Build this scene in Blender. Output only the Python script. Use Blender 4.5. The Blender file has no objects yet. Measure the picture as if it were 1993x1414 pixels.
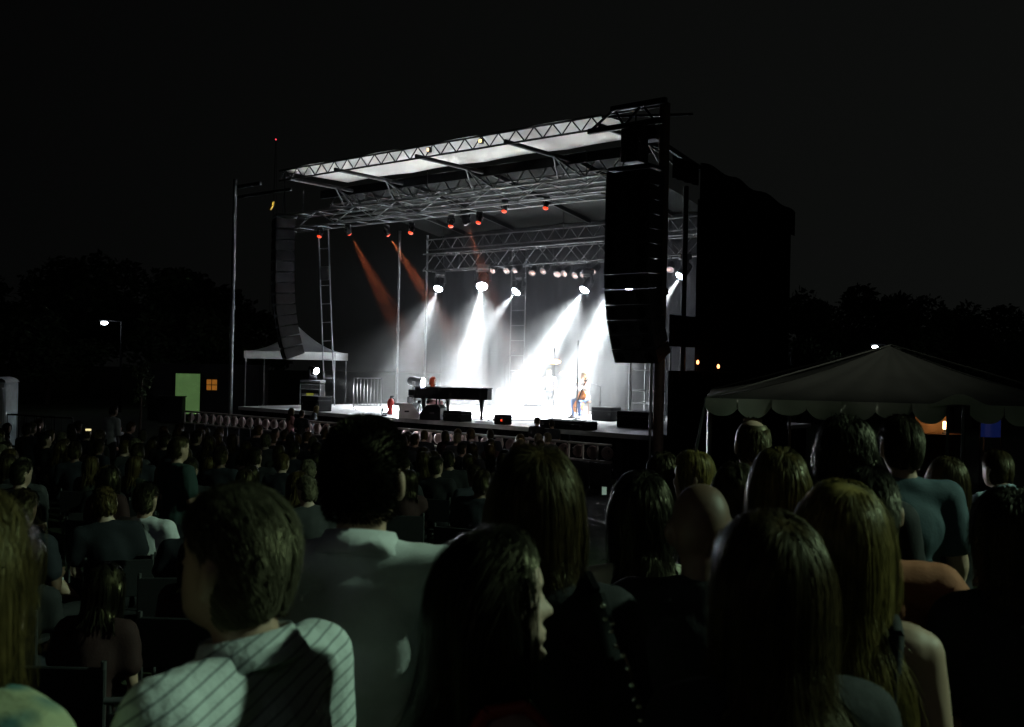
import bpy, math, random
import numpy as np
from mathutils import Vector, Matrix, Euler
R = math.radians
random.seed(7); rng = np.random.default_rng(7)
SC = bpy.context.scene
COL = SC.collection

# ---------------------------------------------------------------- camera, world, sun, exposure
F_PX, W_PX, H_PX = 1956.0, 1993.0, 1414.0
CAM_Z = 2.87
ROLL = R(1.2)
cam_data = bpy.data.cameras.new('camera')
cam_data.sensor_width = 36.0
cam_data.lens = F_PX / W_PX * 36.0
cam_data.clip_start = 0.05
cam_data.clip_end = 2000.0
cam = bpy.data.objects.new('camera', cam_data)
COL.objects.link(cam)
cam.location = (0, 0, CAM_Z)
cam.rotation_euler = (R(90.1), -ROLL, 0)
SC.camera = cam
cam_data.dof.use_dof = True                    # focused on the stage, the near heads are soft
cam_data.dof.focus_distance = 29.0
cam_data.dof.aperture_fstop = 6.0

world = bpy.data.worlds.new('World')
SC.world = world
world.use_nodes = True
wn, wl = world.node_tree.nodes, world.node_tree.links
wn.clear()
w_out = wn.new('ShaderNodeOutputWorld')
w_bg = wn.new('ShaderNodeBackground')
w_sky = wn.new('ShaderNodeTexSky')
w_sky.sky_type = 'NISHITA'
w_sky.sun_disc = False
w_sky.sun_elevation = R(-9)
w_sky.sun_rotation = R(110)
w_sky.air_density = 1.6
w_sky.dust_density = 3.0
w_mix = wn.new('ShaderNodeMixRGB')            # city glow on a night sky, stronger towards the right-hand horizon, laid over the last of the dusk
w_mix.blend_type = 'ADD'
w_mix.inputs[0].default_value = 1.0
w_tc = wn.new('ShaderNodeTexCoord')
w_dot = wn.new('ShaderNodeVectorMath'); w_dot.operation = 'DOT_PRODUCT'; w_dot.inputs[1].default_value = (0.80, 0.55, -0.25)
w_rmp = wn.new('ShaderNodeValToRGB')
w_rmp.color_ramp.elements[0].position = 0.0; w_rmp.color_ramp.elements[0].color = (0.010, 0.0105, 0.0105, 1)
w_rmp.color_ramp.elements[1].position = 0.9; w_rmp.color_ramp.elements[1].color = (0.036, 0.039, 0.036, 1)
wl.new(w_tc.outputs['Generated'], w_dot.inputs[0]); wl.new(w_dot.outputs['Value'], w_rmp.inputs[0]); wl.new(w_rmp.outputs[0], w_mix.inputs[2])
wl.new(w_sky.outputs[0], w_mix.inputs[1])
wl.new(w_mix.outputs[0], w_bg.inputs[0])
w_bg.inputs[1].default_value = 0.12
wl.new(w_bg.outputs[0], w_out.inputs[0])

sun_d = bpy.data.lights.new('sun', 'SUN')     # night: only a trace of moonlight
sun_d.energy = 0.004
sun_d.angle = R(0.5)
sun_d.color = (1.0, 0.96, 0.9)
sun = bpy.data.objects.new('sun', sun_d)
COL.objects.link(sun)
sun.rotation_euler = (R(50), 0, R(60))

SC.view_settings.view_transform = 'Standard'
SC.view_settings.look = 'None'
SC.view_settings.exposure = 0.0
SC.view_settings.gamma = 1.0
SC.view_settings.use_curve_mapping = False
SC.render.engine = 'CYCLES'
cy = SC.cycles
cy.use_denoising = True
cy.max_bounces = 5
cy.diffuse_bounces = 3
cy.glossy_bounces = 2
cy.transmission_bounces = 3
cy.volume_bounces = 0
cy.transparent_max_bounces = 6
cy.sample_clamp_indirect = 120.0
cy.caustics_reflective = False
cy.caustics_refractive = False
cy.volume_step_rate = 2.0

# ---------------------------------------------------------------- frames
def pt(x, y, d):
    """world point seen at photo pixel (x, y) at depth d metres"""
    a, b = (x - W_PX / 2) / F_PX, (H_PX / 2 - y) / F_PX
    p = cam.rotation_euler.to_matrix() @ Vector((a, b, -1.0))
    return Vector((0, 0, CAM_Z)) + p * (d / p.y)
P0 = Vector((3.63, 24.6))
SROT = math.atan2(-0.638, 0.77)
_su, _sv = Vector((-0.77, 0.638)), Vector((0.638, 0.77))
def S(u, v, z=0.0):
    """stage frame: u along the stage front away from the near post, v towards the back"""
    p = P0 + _su * u + _sv * v
    return Vector((p.x, p.y, z))
def uv_of(p):
    q = Vector((p[0], p[1])) - P0
    return q.dot(_su), q.dot(_sv)
def ground_z(y):
    t = min(max(y, -20.0), 26.0)
    return 0.90 - 0.0346 * t
FZ = 1.2                                        # stage floor

# ---------------------------------------------------------------- materials
MATS = {}
def mat(name, col=(0.5, 0.5, 0.5), rough=0.6, metal=0.0, emit=None, es=0.0, var=0.12, scale=6.0, bump=0.0, bscale=40.0, spec=0.5, sheen=0.0, alpha=None):
    if name in MATS: return MATS[name]
    m = bpy.data.materials.new(name); m.use_nodes = True
    nt = m.node_tree; b = nt.nodes['Principled BSDF']
    b.inputs['Roughness'].default_value = rough
    b.inputs['Metallic'].default_value = metal
    b.inputs['Specular IOR Level'].default_value = spec
    if sheen: b.inputs['Sheen Weight'].default_value = sheen
    tc = nt.nodes.new('ShaderNodeTexCoord')
    if var > 0:
        n = nt.nodes.new('ShaderNodeTexNoise'); n.inputs['Scale'].default_value = scale; n.inputs['Detail'].default_value = 5
        r = nt.nodes.new('ShaderNodeValToRGB')
        lo = tuple(c * (1 - var) for c in col); hi = tuple(min(1, c * (1 + var)) for c in col)
        r.color_ramp.elements[0].position = 0.3; r.color_ramp.elements[1].position = 0.7
        r.color_ramp.elements[0].color = (*lo, 1); r.color_ramp.elements[1].color = (*hi, 1)
        nt.links.new(tc.outputs['Object'], n.inputs['Vector'])
        nt.links.new(n.outputs['Fac'], r.inputs['Fac'])
        nt.links.new(r.outputs['Color'], b.inputs['Base Color'])
    else:
        b.inputs['Base Color'].default_value = (*col, 1)
    if bump > 0:
        n2 = nt.nodes.new('ShaderNodeTexNoise'); n2.inputs['Scale'].default_value = bscale; n2.inputs['Detail'].default_value = 4
        bp = nt.nodes.new('ShaderNodeBump'); bp.inputs['Strength'].default_value = bump; bp.inputs['Distance'].default_value = 0.02
        nt.links.new(tc.outputs['Object'], n2.inputs['Vector'])
        nt.links.new(n2.outputs['Fac'], bp.inputs['Height'])
        nt.links.new(bp.outputs['Normal'], b.inputs['Normal'])
    if emit is not None:
        b.inputs['Emission Color'].default_value = (*emit, 1)
        b.inputs['Emission Strength'].default_value = es
    MATS[name] = m
    return m
def striped(name, base, line, direction, spacing, width, soft=0.08, bump=0.25):
    """fine woven stripes: lines on planes perpendicular to `direction` in object space"""
    if name in MATS: return MATS[name]
    m = mat(name, base, 0.85, var=0.05, bump=bump, bscale=60)
    nt = m.node_tree; b = nt.nodes['Principled BSDF']
    tc = nt.nodes.new('ShaderNodeTexCoord')
    d = nt.nodes.new('ShaderNodeVectorMath'); d.operation = 'DOT_PRODUCT'
    d.inputs[1].default_value = Vector(direction).normalized()
    wob = nt.nodes.new('ShaderNodeTexNoise'); wob.inputs['Scale'].default_value = 5
    wm = nt.nodes.new('ShaderNodeMath'); wm.operation = 'MULTIPLY'; wm.inputs[1].default_value = 0.02
    ad = nt.nodes.new('ShaderNodeMath'); ad.operation = 'ADD'
    dv = nt.nodes.new('ShaderNodeMath'); dv.operation = 'DIVIDE'; dv.inputs[1].default_value = spacing
    fr = nt.nodes.new('ShaderNodeMath'); fr.operation = 'FRACT'
    rp = nt.nodes.new('ShaderNodeValToRGB')
    e = rp.color_ramp.elements
    e[0].position = 0.5 - width / 2 - soft; e[0].color = (*base, 1)
    e[1].position = 0.5; e[1].color = (*line, 1)
    k = e.new(0.5 + width / 2 + soft); k.color = (*base, 1)
    L = nt.links.new
    L(tc.outputs['Object'], d.inputs[0]); L(tc.outputs['Object'], wob.inputs['Vector'])
    L(wob.outputs['Fac'], wm.inputs[0]); L(d.outputs['Value'], ad.inputs[0]); L(wm.outputs[0], ad.inputs[1])
    L(ad.outputs[0], dv.inputs[0]); L(dv.outputs[0], fr.inputs[0]); L(fr.outputs[0], rp.inputs['Fac'])
    L(rp.outputs['Color'], b.inputs['Base Color'])
    return m
M = {}
M['black_cloth'] = mat('black_cloth', (0.010, 0.010, 0.011), 0.95, var=0.3, bump=0.2, spec=0.1)
M['black_metal'] = mat('black_metal', (0.02, 0.02, 0.022), 0.45, 0.2, var=0.3)
M['black_gloss'] = mat('black_gloss', (0.008, 0.008, 0.009), 0.12, var=0.2)
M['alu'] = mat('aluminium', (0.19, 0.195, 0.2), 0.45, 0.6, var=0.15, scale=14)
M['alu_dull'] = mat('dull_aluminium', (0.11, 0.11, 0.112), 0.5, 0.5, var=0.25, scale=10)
M['steel_dark'] = mat('dark_steel', (0.022, 0.022, 0.023), 0.5, 0.5, var=0.3)
M['rust_post'] = mat('painted_post', (0.16, 0.11, 0.09), 0.6, 0.1, var=0.3)
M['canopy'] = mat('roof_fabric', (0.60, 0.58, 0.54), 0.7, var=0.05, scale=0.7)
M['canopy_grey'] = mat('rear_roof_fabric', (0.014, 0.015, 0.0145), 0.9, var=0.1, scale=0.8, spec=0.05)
M['deck'] = mat('stage_deck', (0.45, 0.45, 0.45), 0.42, var=0.15, scale=3, bump=0.05)
M['case'] = mat('road_case', (0.008, 0.008, 0.009), 0.7, var=0.2, bump=0.05, spec=0.1)
M['panel_grey'] = mat('barrier_plate', (0.20, 0.20, 0.21), 0.5, 0.4, var=0.2, scale=8)
M['pink_glint'] = mat('barrier_glint', (0.52, 0.37, 0.35), 0.55, var=0.15)  # pink of the reflections on the barrier plate, put in the colour
M['rail_pink'] = mat('barrier_rail', (0.66, 0.60, 0.58), 0.42, 0.1, var=0.1)
M['white_vinyl'] = mat('white_vinyl', (0.55, 0.55, 0.55), 0.55, var=0.06, scale=2)
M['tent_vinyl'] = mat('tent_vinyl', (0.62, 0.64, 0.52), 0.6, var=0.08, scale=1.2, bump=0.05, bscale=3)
M['grass'] = mat('lawn', (0.030, 0.040, 0.016), 0.95, var=0.5, scale=3.0, bump=0.6, bscale=25)
M['leaf'] = mat('leaf', (0.04, 0.06, 0.025), 0.85, var=0.4, scale=0.8)
M['bark'] = mat('bark', (0.06, 0.045, 0.035), 0.9, var=0.3, bump=0.5)
M['wood'] = mat('varnished_wood', (0.40, 0.13, 0.035), 0.3, var=0.25, scale=9)
M['wood_dark'] = mat('dark_wood', (0.07, 0.03, 0.015), 0.4, var=0.25)
M['brass'] = mat('cymbal_brass', (0.45, 0.17, 0.035), 0.45, 0.3, var=0.1)
M['white_paint'] = mat('white_lacquer', (0.78, 0.78, 0.78), 0.3, var=0.04)
M['drum_head'] = mat('drum_skin', (0.82, 0.81, 0.78), 0.6, var=0.04)
M['red_paint'] = mat('red_paint', (0.42, 0.03, 0.02), 0.35, var=0.08)
M['yellow_bag'] = mat('yellow_bag', (0.75, 0.45, 0.04), 0.6, var=0.15)
M['lens_white'] = mat('lamp_lens_white', (0.9, 0.9, 0.9), 0.2, emit=(0.80, 0.86, 1.0), es=60.0, var=0)
M['lens_red'] = mat('lamp_lens_red', (0.5, 0.05, 0.02), 0.3, emit=(1.0, 0.06, 0.015), es=1.25, var=0)
M['lens_off'] = mat('lamp_lens_unlit', (0.42, 0.27, 0.24), 0.15, 0.3, var=0.2)
M['skin'] = mat('skin', (0.50, 0.33, 0.24), 0.55, var=0.07, scale=12)
M['skin_pale'] = mat('pale_skin', (0.60, 0.42, 0.33), 0.55, var=0.06, scale=12)
M['skin_dark'] = mat('dark_skin', (0.16, 0.09, 0.06), 0.55, var=0.08, scale=12)
M['shoe'] = mat('shoe_leather', (0.025, 0.02, 0.018), 0.4, var=0.2)
# ---------------------------------------------------------------- mesh helpers
def frame_z(p0, p1):
    d = Vector(p1) - Vector(p0)
    return d.to_track_quat('Z', 'Y').to_matrix(), d.length
class MB:
    def __init__(s): s.v = []; s.f = []; s.sm = []
    def add(s, vs, fs, smooth=True):
        b = len(s.v); s.v.extend([tuple(x) for x in vs]); s.f.extend([tuple(b + i for i in f) for f in fs]); s.sm.extend([smooth] * len(fs)); return s
    def box(s, c, d, rot=None, taper=1.0):
        c = Vector(c); hx, hy, hz = d[0] / 2, d[1] / 2, d[2] / 2
        P = [Vector((sx * hx * (taper if sz > 0 else 1), sy * hy * (taper if sz > 0 else 1), sz * hz)) for sz in (-1, 1) for sy in (-1, 1) for sx in (-1, 1)]
        if rot is not None:
            Rm = rot if isinstance(rot, Matrix) else Euler(rot).to_matrix()
            P = [Rm @ p for p in P]
        return s.add([c + p for p in P], [(0, 2, 3, 1), (4, 5, 7, 6), (0, 1, 5, 4), (2, 6, 7, 3), (0, 4, 6, 2), (1, 3, 7, 5)], False)
    def bbox(s, c, d, bev=0.02):
        """box with chamfered edges"""
        c = Vector(c); h = [x / 2 for x in d]; b = min(bev, min(h) * 0.45)
        vs = []; idx = {}
        for sx in (-1, 1):
            for sy in (-1, 1):
                for sz in (-1, 1):
                    sg = (sx, sy, sz)
                    for ax in range(3):
                        p = [sg[k] * (h[k] if k == ax else h[k] - b) for k in range(3)]
                        idx[(sg, ax)] = len(vs); vs.append(c + Vector(p))
        fs = []
        for ax in range(3):
            o1, o2 = (ax + 1) % 3, (ax + 2) % 3
            for sg in (-1, 1):
                q = []
                for a, e in ((-1, -1), (1, -1), (1, 1), (-1, 1)):
                    t = [0, 0, 0]; t[ax] = sg; t[o1] = a; t[o2] = e; q.append(idx[(tuple(t), ax)])
                fs.append(tuple(q if sg > 0 else q[::-1]))
        for ax in range(3):
            o1, o2 = (ax + 1) % 3, (ax + 2) % 3
            for a in (-1, 1):
                for e in (-1, 1):
                    t0 = [0, 0, 0]; t1 = [0, 0, 0]
                    t0[ax] = -1; t1[ax] = 1
                    for t in (t0, t1): t[o1] = a; t[o2] = e
                    q = [idx[(tuple(t0), o1)], idx[(tuple(t1), o1)], idx[(tuple(t1), o2)], idx[(tuple(t0), o2)]]
                    fs.append(tuple(q if a * e < 0 else q[::-1]))
        for sx in (-1, 1):
            for sy in (-1, 1):
                for sz in (-1, 1):
                    q = [idx[((sx, sy, sz), k)] for k in range(3)]
                    fs.append(tuple(q if sx * sy * sz > 0 else q[::-1]))
        return s.add(vs, fs, False)
    def tube(s, p0, p1, r0, r1=None, n=8, caps=True):
        r1 = r0 if r1 is None else r1
        Rm, L = frame_z(p0, p1); p0 = Vector(p0)
        vs = []
        for z, r in ((0, r0), (L, r1)):
            for k in range(n):
                a = 2 * math.pi * k / n
                vs.append(p0 + Rm @ Vector((r * math.cos(a), r * math.sin(a), z)))
        fs = [(k, (k + 1) % n, n + (k + 1) % n, n + k) for k in range(n)]
        s.add(vs, fs, True)
        if caps: s.add(vs, [tuple(range(n - 1, -1, -1)), tuple(range(n, 2 * n))], False)
        return s
    def path(s, pts, r, n=6):
        for a, b in zip(pts[:-1], pts[1:]): s.tube(a, b, r, r, n)
        return s
    def lathe(s, prof, n=20, origin=(0, 0, 0), rot=None):
        """profile [(r,z)...] turned about z"""
        o = Vector(origin); Rm = rot if rot is not None else Matrix.Identity(3)
        vs = [o + Rm @ Vector((r * math.cos(2 * math.pi * k / n), r * math.sin(2 * math.pi * k / n), z)) for r, z in prof for k in range(n)]
        fs = []
        for i in range(len(prof) - 1):
            for k in range(n):
                a, b = i * n + k, i * n + (k + 1) % n
                fs.append((a, b, b + n, a + n))
        s.add(vs, fs, True)
        m = (len(prof) - 1) * n
        s.add(vs, [tuple(range(n - 1, -1, -1)), tuple(range(m, m + n))], False)
        return s
    def ell(s, c, r, nu=14, nv=10, rot=None):
        c = Vector(c); vs = []; fs = []
        for j in range(nv + 1):
            t = math.pi * j / nv
            for i in range(nu):
                a = 2 * math.pi * i / nu
                p = Vector((r[0] * math.sin(t) * math.cos(a), r[1] * math.sin(t) * math.sin(a), r[2] * math.cos(t)))
                vs.append(c + (rot @ p if rot is not None else p))
        for j in range(nv):
            for i in range(nu):
                a, b = j * nu + i, j * nu + (i + 1) % nu
                fs.append((a, a + nu, b + nu, b))
        return s.add(vs, fs, True)
    def cap(s, p0, p1, r0, r1, n=10, m=4):
        """tapered capsule"""
        Rm, L = frame_z(p0, p1); p0 = Vector(p0); prof = []
        for j in range(m + 1):
            t = math.pi / 2 * j / m; prof.append((max(1e-4, r0 * math.sin(t)), -r0 * math.cos(t)))
        for j in range(m + 1):
            t = math.pi / 2 * j / m; prof.append((max(1e-4, r1 * math.cos(t)), L + r1 * math.sin(t)))
        return s.lathe(prof, n, p0, Rm)
    def grid(s, fn, nu, nv):
        vs = [fn(i / nu, j / nv) for j in range(nv + 1) for i in range(nu + 1)]
        fs = [(j * (nu + 1) + i, j * (nu + 1) + i + 1, (j + 1) * (nu + 1) + i + 1, (j + 1) * (nu + 1) + i) for j in range(nv) for i in range(nu)]
        return s.add(vs, fs, True)
    def prism(s, poly, y0, y1):
        """polygon in xz extruded along y"""
        n = len(poly)
        vs = [(x, y0, z) for x, z in poly] + [(x, y1, z) for x, z in poly]
        fs = [tuple(range(n)), tuple(range(2 * n - 1, n - 1, -1))] + [(k, n + k, n + (k + 1) % n, (k + 1) % n) for k in range(n)]
        return s.add(vs, fs, False)
    def mesh(s, name, m=None, smooth=True):
        me = bpy.data.meshes.new(name); me.from_pydata(s.v, [], s.f)
        if m: me.materials.append(m)
        me.polygons.foreach_set('use_smooth', [bool(x and smooth) for x in s.sm])
        me.validate(); me.update()
        return me
    def build(s, name, m, parent=None, loc=(0, 0, 0), rot=(0, 0, 0)):
        return place(name, s.mesh(name, m), parent, loc, rot)
def place(name, me, parent=None, loc=(0, 0, 0), rot=(0, 0, 0), scale=None):
    o = bpy.data.objects.new(name, me); COL.objects.link(o)
    if parent: o.parent = parent
    o.location = loc; o.rotation_euler = rot
    if scale: o.scale = scale
    return o
def tag(o, label, cat, group=None, kind=None):
    o['label'] = label
    if cat: o['category'] = cat
    if group: o['group'] = group
    if kind: o['kind'] = kind
    return o
def struct(o, label=None, kind='structure'):
    o['kind'] = kind
    if label: o['label'] = label
    return o
def empty(name, loc, rz=0.0):
    o = bpy.data.objects.new(name, None); COL.objects.link(o); o.empty_display_size = 0.2
    o.location = loc; o.rotation_euler = (0, 0, rz); return o
def copy_tree(o, parent=None):
    c = o.copy(); COL.objects.link(c); c.parent = parent
    for ch in list(o.children): copy_tree(ch, c)
    return c
_ROD = {}
def rod(name, p0, p1, r, m, parent, n=6):
    """one straight bar; all bars of a material share one unit mesh"""
    key = (m.name, n)
    if key not in _ROD:
        _ROD[key] = MB().tube((0, 0, 0), (0, 0, 1), 1, 1, n).mesh('bar', m)
    Rm, L = frame_z(p0, p1)
    o = bpy.data.objects.new(name, _ROD[key]); COL.objects.link(o); o.parent = parent
    o.matrix_basis = Matrix.Translation(Vector(p0)) @ Rm.to_4x4() @ Matrix.Diagonal((r, r, L, 1))
    return o
def point_spot(name, loc, target, energy, size, color, blend=0.5, radius=0.08, parent=None):
    d = bpy.data.lights.new(name, 'SPOT'); d.energy = energy; d.spot_size = size; d.color = color; d.spot_blend = blend; d.shadow_soft_size = radius
    o = bpy.data.objects.new(name, d); COL.objects.link(o)
    q = (Vector(target) - Vector(loc)).to_track_quat('-Z', 'Y')
    if parent:
        o.parent = parent
        o.location = loc; o.rotation_euler = q.to_euler()
    else:
        o.location = loc; o.rotation_euler = q.to_euler()
    return o
# ---------------------------------------------------------------- ground
def ground_fn(u, v):
    x = -220 + 440 * u; t = v ** 2.2
    y = -40 + 340 * t
    z = ground_z(y) + 0.035 * math.sin(x * 0.7) * math.sin(y * 0.55)
    if y < -20: z = ground_z(-20)
    return (x, y, z)
struct(MB().grid(ground_fn, 110, 110).build('ground', M['grass']), 'dark trampled lawn sloping gently down to the stage')

# ---------------------------------------------------------------- the stage: deck, skirts, posts, roof
SW, SD, RZ = 17.67, 9.6, 9.3
stage = empty('concert_stage', S(0, 0, 0), SROT)
tag(stage, 'big open concert stage with white fabric roof, black drapes and tall corner posts', 'stage')
MB().box((-SW / 2, SD / 2 + 0.1, FZ - 0.06), (SW - 0.5, SD, 0.12)).build('deck', M['deck'], stage)
MB().box((-SW / 2, 0.17, FZ - 0.055), (SW - 0.5, 0.05, 0.10)).build('deck_edge', M['black_metal'], stage, (0, -0.04, 0))
def pleat(x0, x1, y, z0, z1, amp=0.05, per=0.35, axis='x'):
    L = abs(x1 - x0); n = max(4, int(L / per * 6))
    def fn(a, b):
        t = x0 + (x1 - x0) * a
        w = amp * math.sin(2 * math.pi * abs(t - x0) / per) + amp * 0.5 * math.sin(5.1 * t)
        return (t, y + w, z0 + (z1 - z0) * b) if axis == 'x' else (y + w, t, z0 + (z1 - z0) * b)
    return MB().grid(fn, n, 4)
pleat(-SW + 0.3, -0.3, 0.22, 0.0, FZ - 0.1).build('front_skirt', M['black_cloth'], stage)
pleat(0.3, SD, -0.34, 0.0, FZ - 0.1, axis='y').build('side_skirt', M['black_cloth'], stage)
pleat(0.3, SD, -SW + 0.34, 0.0, FZ - 0.1, axis='y').build('side_skirt', M['black_cloth'], stage)
pleat(-16.4, -2.7, 9.45, FZ + 0.01, 8.3, 0.045, 0.7).build('backdrop', M['black_cloth'], stage)
# side drape beside the near post, with the gap that lets one look in
pleat(1.42, 7.12, 0.12, 0.1, 7.2, 0.06, 0.6, 'y').build('side_drape', M['black_cloth'], stage)
pleat(0.16, 1.42, 0.12, 3.42, 4.2, 0.03, 0.4, 'y').build('side_valance', M['black_cloth'], stage)
pleat(0.16, 1.42, 0.12, 7.55, 8.1, 0.03, 0.4, 'y').build('side_valance', M['black_cloth'], stage)
pleat(0.16, 1.42, 0.12, 0.1, 2.82, 0.03, 0.4, 'y').build('side_drape', M['black_cloth'], stage)
def end_wall(a, b):                             # black vinyl end wall that sags along its top edge
    y = 1.42 + 5.7 * a
    top = 8.12 - 0.25 * a - 0.30 * a ** 3 + 0.05 * math.sin(21 * a)
    return (0.2 + 0.05 * math.sin(9 * a), y, 6.9 + (top - 6.9) * b)
MB().grid(end_wall, 24, 3).build('end_wall', M['black_cloth'], stage)
# posts
for (x, y, r, z1, m, nm) in ((-SW, -0.05, 0.075, RZ, M['alu'], 'corner_post'), (-0.02, 0.0, 0.13, 9.36, M['rust_post'], 'corner_post'),
                             (-0.22, -0.06, 0.035, 4.1, M['alu'], 'guy_pole'), (-SW, 8.1, 0.06, 8.4, M['alu'], 'corner_post'),
                             (-SW, 9.75, 0.05, 8.4, M['alu'], 'rear_post'), (-1.2, 6.3, 0.1, 7.4, M['steel_dark'], 'corner_post'),
                             (-0.03, 1.12, 0.065, 7.5, M['steel_dark'], 'side_post')):
    MB().tube((x, y, 0), (x, y, z1), r, r, 12).lathe([(r * 2.2, 0), (r * 2.2, 0.03), (r * 1.3, 0.05)], 12, (x, y, 0)).lathe([(r * 1.35, 0), (r * 1.35, 0.14)], 12, (x, y, z1 * 0.5)).build(nm, m, stage)
MB().tube((-0.19, 1.35, FZ), (-0.19, 1.35, 7.0), 0.03, 0.03, 8).build('side_post', M['alu'], stage)
# roof: bright fabric under the front bay, greyer fabric behind, beams
U0, U1 = 1.9, 15.2
def roof_a(a, b):
    return (-U0 + 0.0 - (U1 - U0) * a, 0.06 + 3.0 * b, RZ + 0.05 + 0.05 * math.sin(math.pi * ((a * 4) % 1.0)) + 0.06 * b)
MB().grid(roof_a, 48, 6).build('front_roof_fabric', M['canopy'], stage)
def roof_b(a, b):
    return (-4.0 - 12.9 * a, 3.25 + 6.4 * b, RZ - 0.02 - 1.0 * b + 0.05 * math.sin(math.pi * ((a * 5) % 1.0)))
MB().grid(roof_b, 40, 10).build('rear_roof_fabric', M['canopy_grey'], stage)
MB().box((-9.5, 3.16, 9.12), (14.6, 0.10, 0.30)).build('roof_valance', M['black_cloth'], stage)
def lattice(nm, a, b, up, h, bay, r, rb, m, parent):
    """flat lattice beam from a to b (bottom chord), `up` gives the direction of the top chord"""
    a, b, up = Vector(a), Vector(b), Vector(up).normalized() * h
    g = MB().tube(a, b, r, r, 6).tube(a + up, b + up, r, r, 6).build(nm, m, parent)
    n = max(2, round((b - a).length / bay)); d = (b - a) / n
    for k in range(n):
        lo, mid, hi = a + d * k, a + d * (k + 0.5) + up, a + d * (k + 1)
        rod('brace', lo, mid, rb, m, g); rod('brace', mid, hi, rb, m, g)
    return g
lattice('front_beam', (-U0, 0, RZ - 0.30), (-U1, 0, RZ - 0.30), (0, 0, 1), 0.34, 0.62, 0.03, 0.018, M['steel_dark'], stage)
lattice('mid_beam', (-2.0, 3.2, RZ - 0.75), (-U1 - 1.2, 3.2, RZ - 0.75), (0, 0, 1), 0.55, 0.9, 0.035, 0.02, M['steel_dark'], stage)
lattice('rear_beam', (-2.4, 8.4, 7.55), (-U1 - 1.2, 8.4, 7.55), (0, 0, 1), 0.42, 0.7, 0.03, 0.018, M['alu_dull'], stage)
for u in (2.0, 5.2, 8.7, 12.4, 15.0):
    rb = MB().bbox((-u, 1.6, RZ - 0.20), (0.10, 3.1, 0.12)).build('rafter', M['steel_dark'], stage)
    for s in (-1, 1):
        rod('strut', (-u, 2.3, RZ - 0.22), (-u + s * 0.42, 3.1, RZ - 0.72), 0.03, M['steel_dark'], rb)
    rod('strut', (-u, 2.4, RZ - 0.22), (-u, 3.15, RZ - 0.75), 0.03, M['steel_dark'], rb)
    MB().box((-u, 6.2, 8.72), (0.09, 6.0, 0.14), (R(-9), 0, 0)).build('rafter', M['steel_dark'], stage)
# the rigging head over the near post, from which the loudspeaker column hangs
rg = MB().bbox((-1.0, -0.30, RZ - 0.42), (2.2, 0.12, 0.14)).bbox((-0.6, -0.30, RZ + 0.05), (1.6, 0.14, 0.14)).build('rigging_arm', M['steel_dark'], stage)
for a, b in (((-2.05, -0.3, RZ - 0.42), (-1.3, -0.3, RZ + 0.05)), ((-1.3, -0.3, RZ + 0.05), (-1.0, -0.3, RZ - 0.42)), ((-1.0, -0.3, RZ - 0.42), (-0.5, -0.3, RZ + 0.05)),
             ((-0.5, -0.3, RZ + 0.05), (-0.1, -0.3, RZ - 0.42)), ((-1.9, 0.0, RZ), (-0.1, 1.5, RZ + 0.12)), ((-0.02, 0, RZ + 0.02), (-1.7, 0.05, RZ + 0.05))):
    rod('brace', a, b, 0.035, M['steel_dark'], rg)
MB().bbox((-0.72, -0.25, 8.35), (0.5, 0.5, 0.85)).bbox((-0.5, 0.15, 8.75), (0.5, 0.35, 0.45)).build('chain_hoist', M['black_metal'], stage)
MB().bbox((-SW + 0.5, 0.1, RZ - 0.25), (1.6, 0.12, 0.12)).bbox((-SW + 1.4, 0.1, RZ - 0.62), (3.2, 0.10, 0.10)).build('rigging_arm', M['steel_dark'], stage)
ub = MB().path([(-16.0, 0.35, 8.42), (-16.02, 0.33, 8.25), (-16.1, 0.3, 8.12)], 0.06, 8).build('hoist_chain_bag', M['yellow_bag'], stage)
# warm work lamps on the front beam
M['lens_warm'] = mat('lamp_lens_warm', (0.9, 0.8, 0.5), 0.3, emit=(1.0, 0.72, 0.32), es=1.6, var=0)
for i, u in enumerate((5.95, 8.0)):
    w = MB().bbox((-u, -0.06, RZ - 0.12), (0.12, 0.12, 0.16)).build('work_lamp', M['black_metal'], stage)
    MB().bbox((-u, -0.075, RZ - 0.13), (0.10 if i == 0 else 0.07, 0.10, 0.10)).build('lens', M['lens_warm'], w, (0, -0.03, 0))

# ---------------------------------------------------------------- hung lighting trusses
def box_truss(u0, u1, v, z, w, h, bay, label, rc=0.03, rb=0.017, m=None):
    m = m or M['alu']
    t = empty('lighting_truss', S(u0, v, z), SROT); L = u1 - u0
    tag(t, label, 'truss', 'lighting trusses hung under the stage roof')
    for sy in (-1, 1):
        for zz in (0, h): rod('chord', (0, sy * w / 2, zz), (-L, sy * w / 2, zz), rc, m, t, 8)
    n = round(L / bay); d = L / n
    for k in range(n + 1):
        x = -d * k
        rod('rung', (x, -w / 2, 0), (x, w / 2, 0), rb, m, t); rod('rung', (x, -w / 2, h), (x, w / 2, h), rb, m, t)
        if k < n:
            for sy in ((-1, 1) if h > 0.6 else (-1,)):
                q = (0, h) if k % 2 else (h, 0)
                rod('brace', (x, sy * w / 2, q[0]), (x - d, sy * w / 2, q[1]), rb, m, t)
    for x in (-0.8, -L / 2, -L + 0.8):
        rod('hanging_cable', (x, 0, h), (x, 0, RZ - z - 0.3), 0.012, M['steel_dark'], t)
    return t
box_truss(2.8, 16.9, 1.75, CAM_Z + 4.75, 0.75, 0.5, 1.0, 'front lighting truss carrying the red-lit lamps above the stage')
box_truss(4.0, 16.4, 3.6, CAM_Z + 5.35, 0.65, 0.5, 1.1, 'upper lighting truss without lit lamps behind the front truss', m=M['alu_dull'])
box_truss(2.2, 15.9, 8.0, 6.62, 0.55, 0.66, 0.66, 'deep rear lighting truss carrying the white spotlights above the drums', m=M['alu_dull'])

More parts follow.
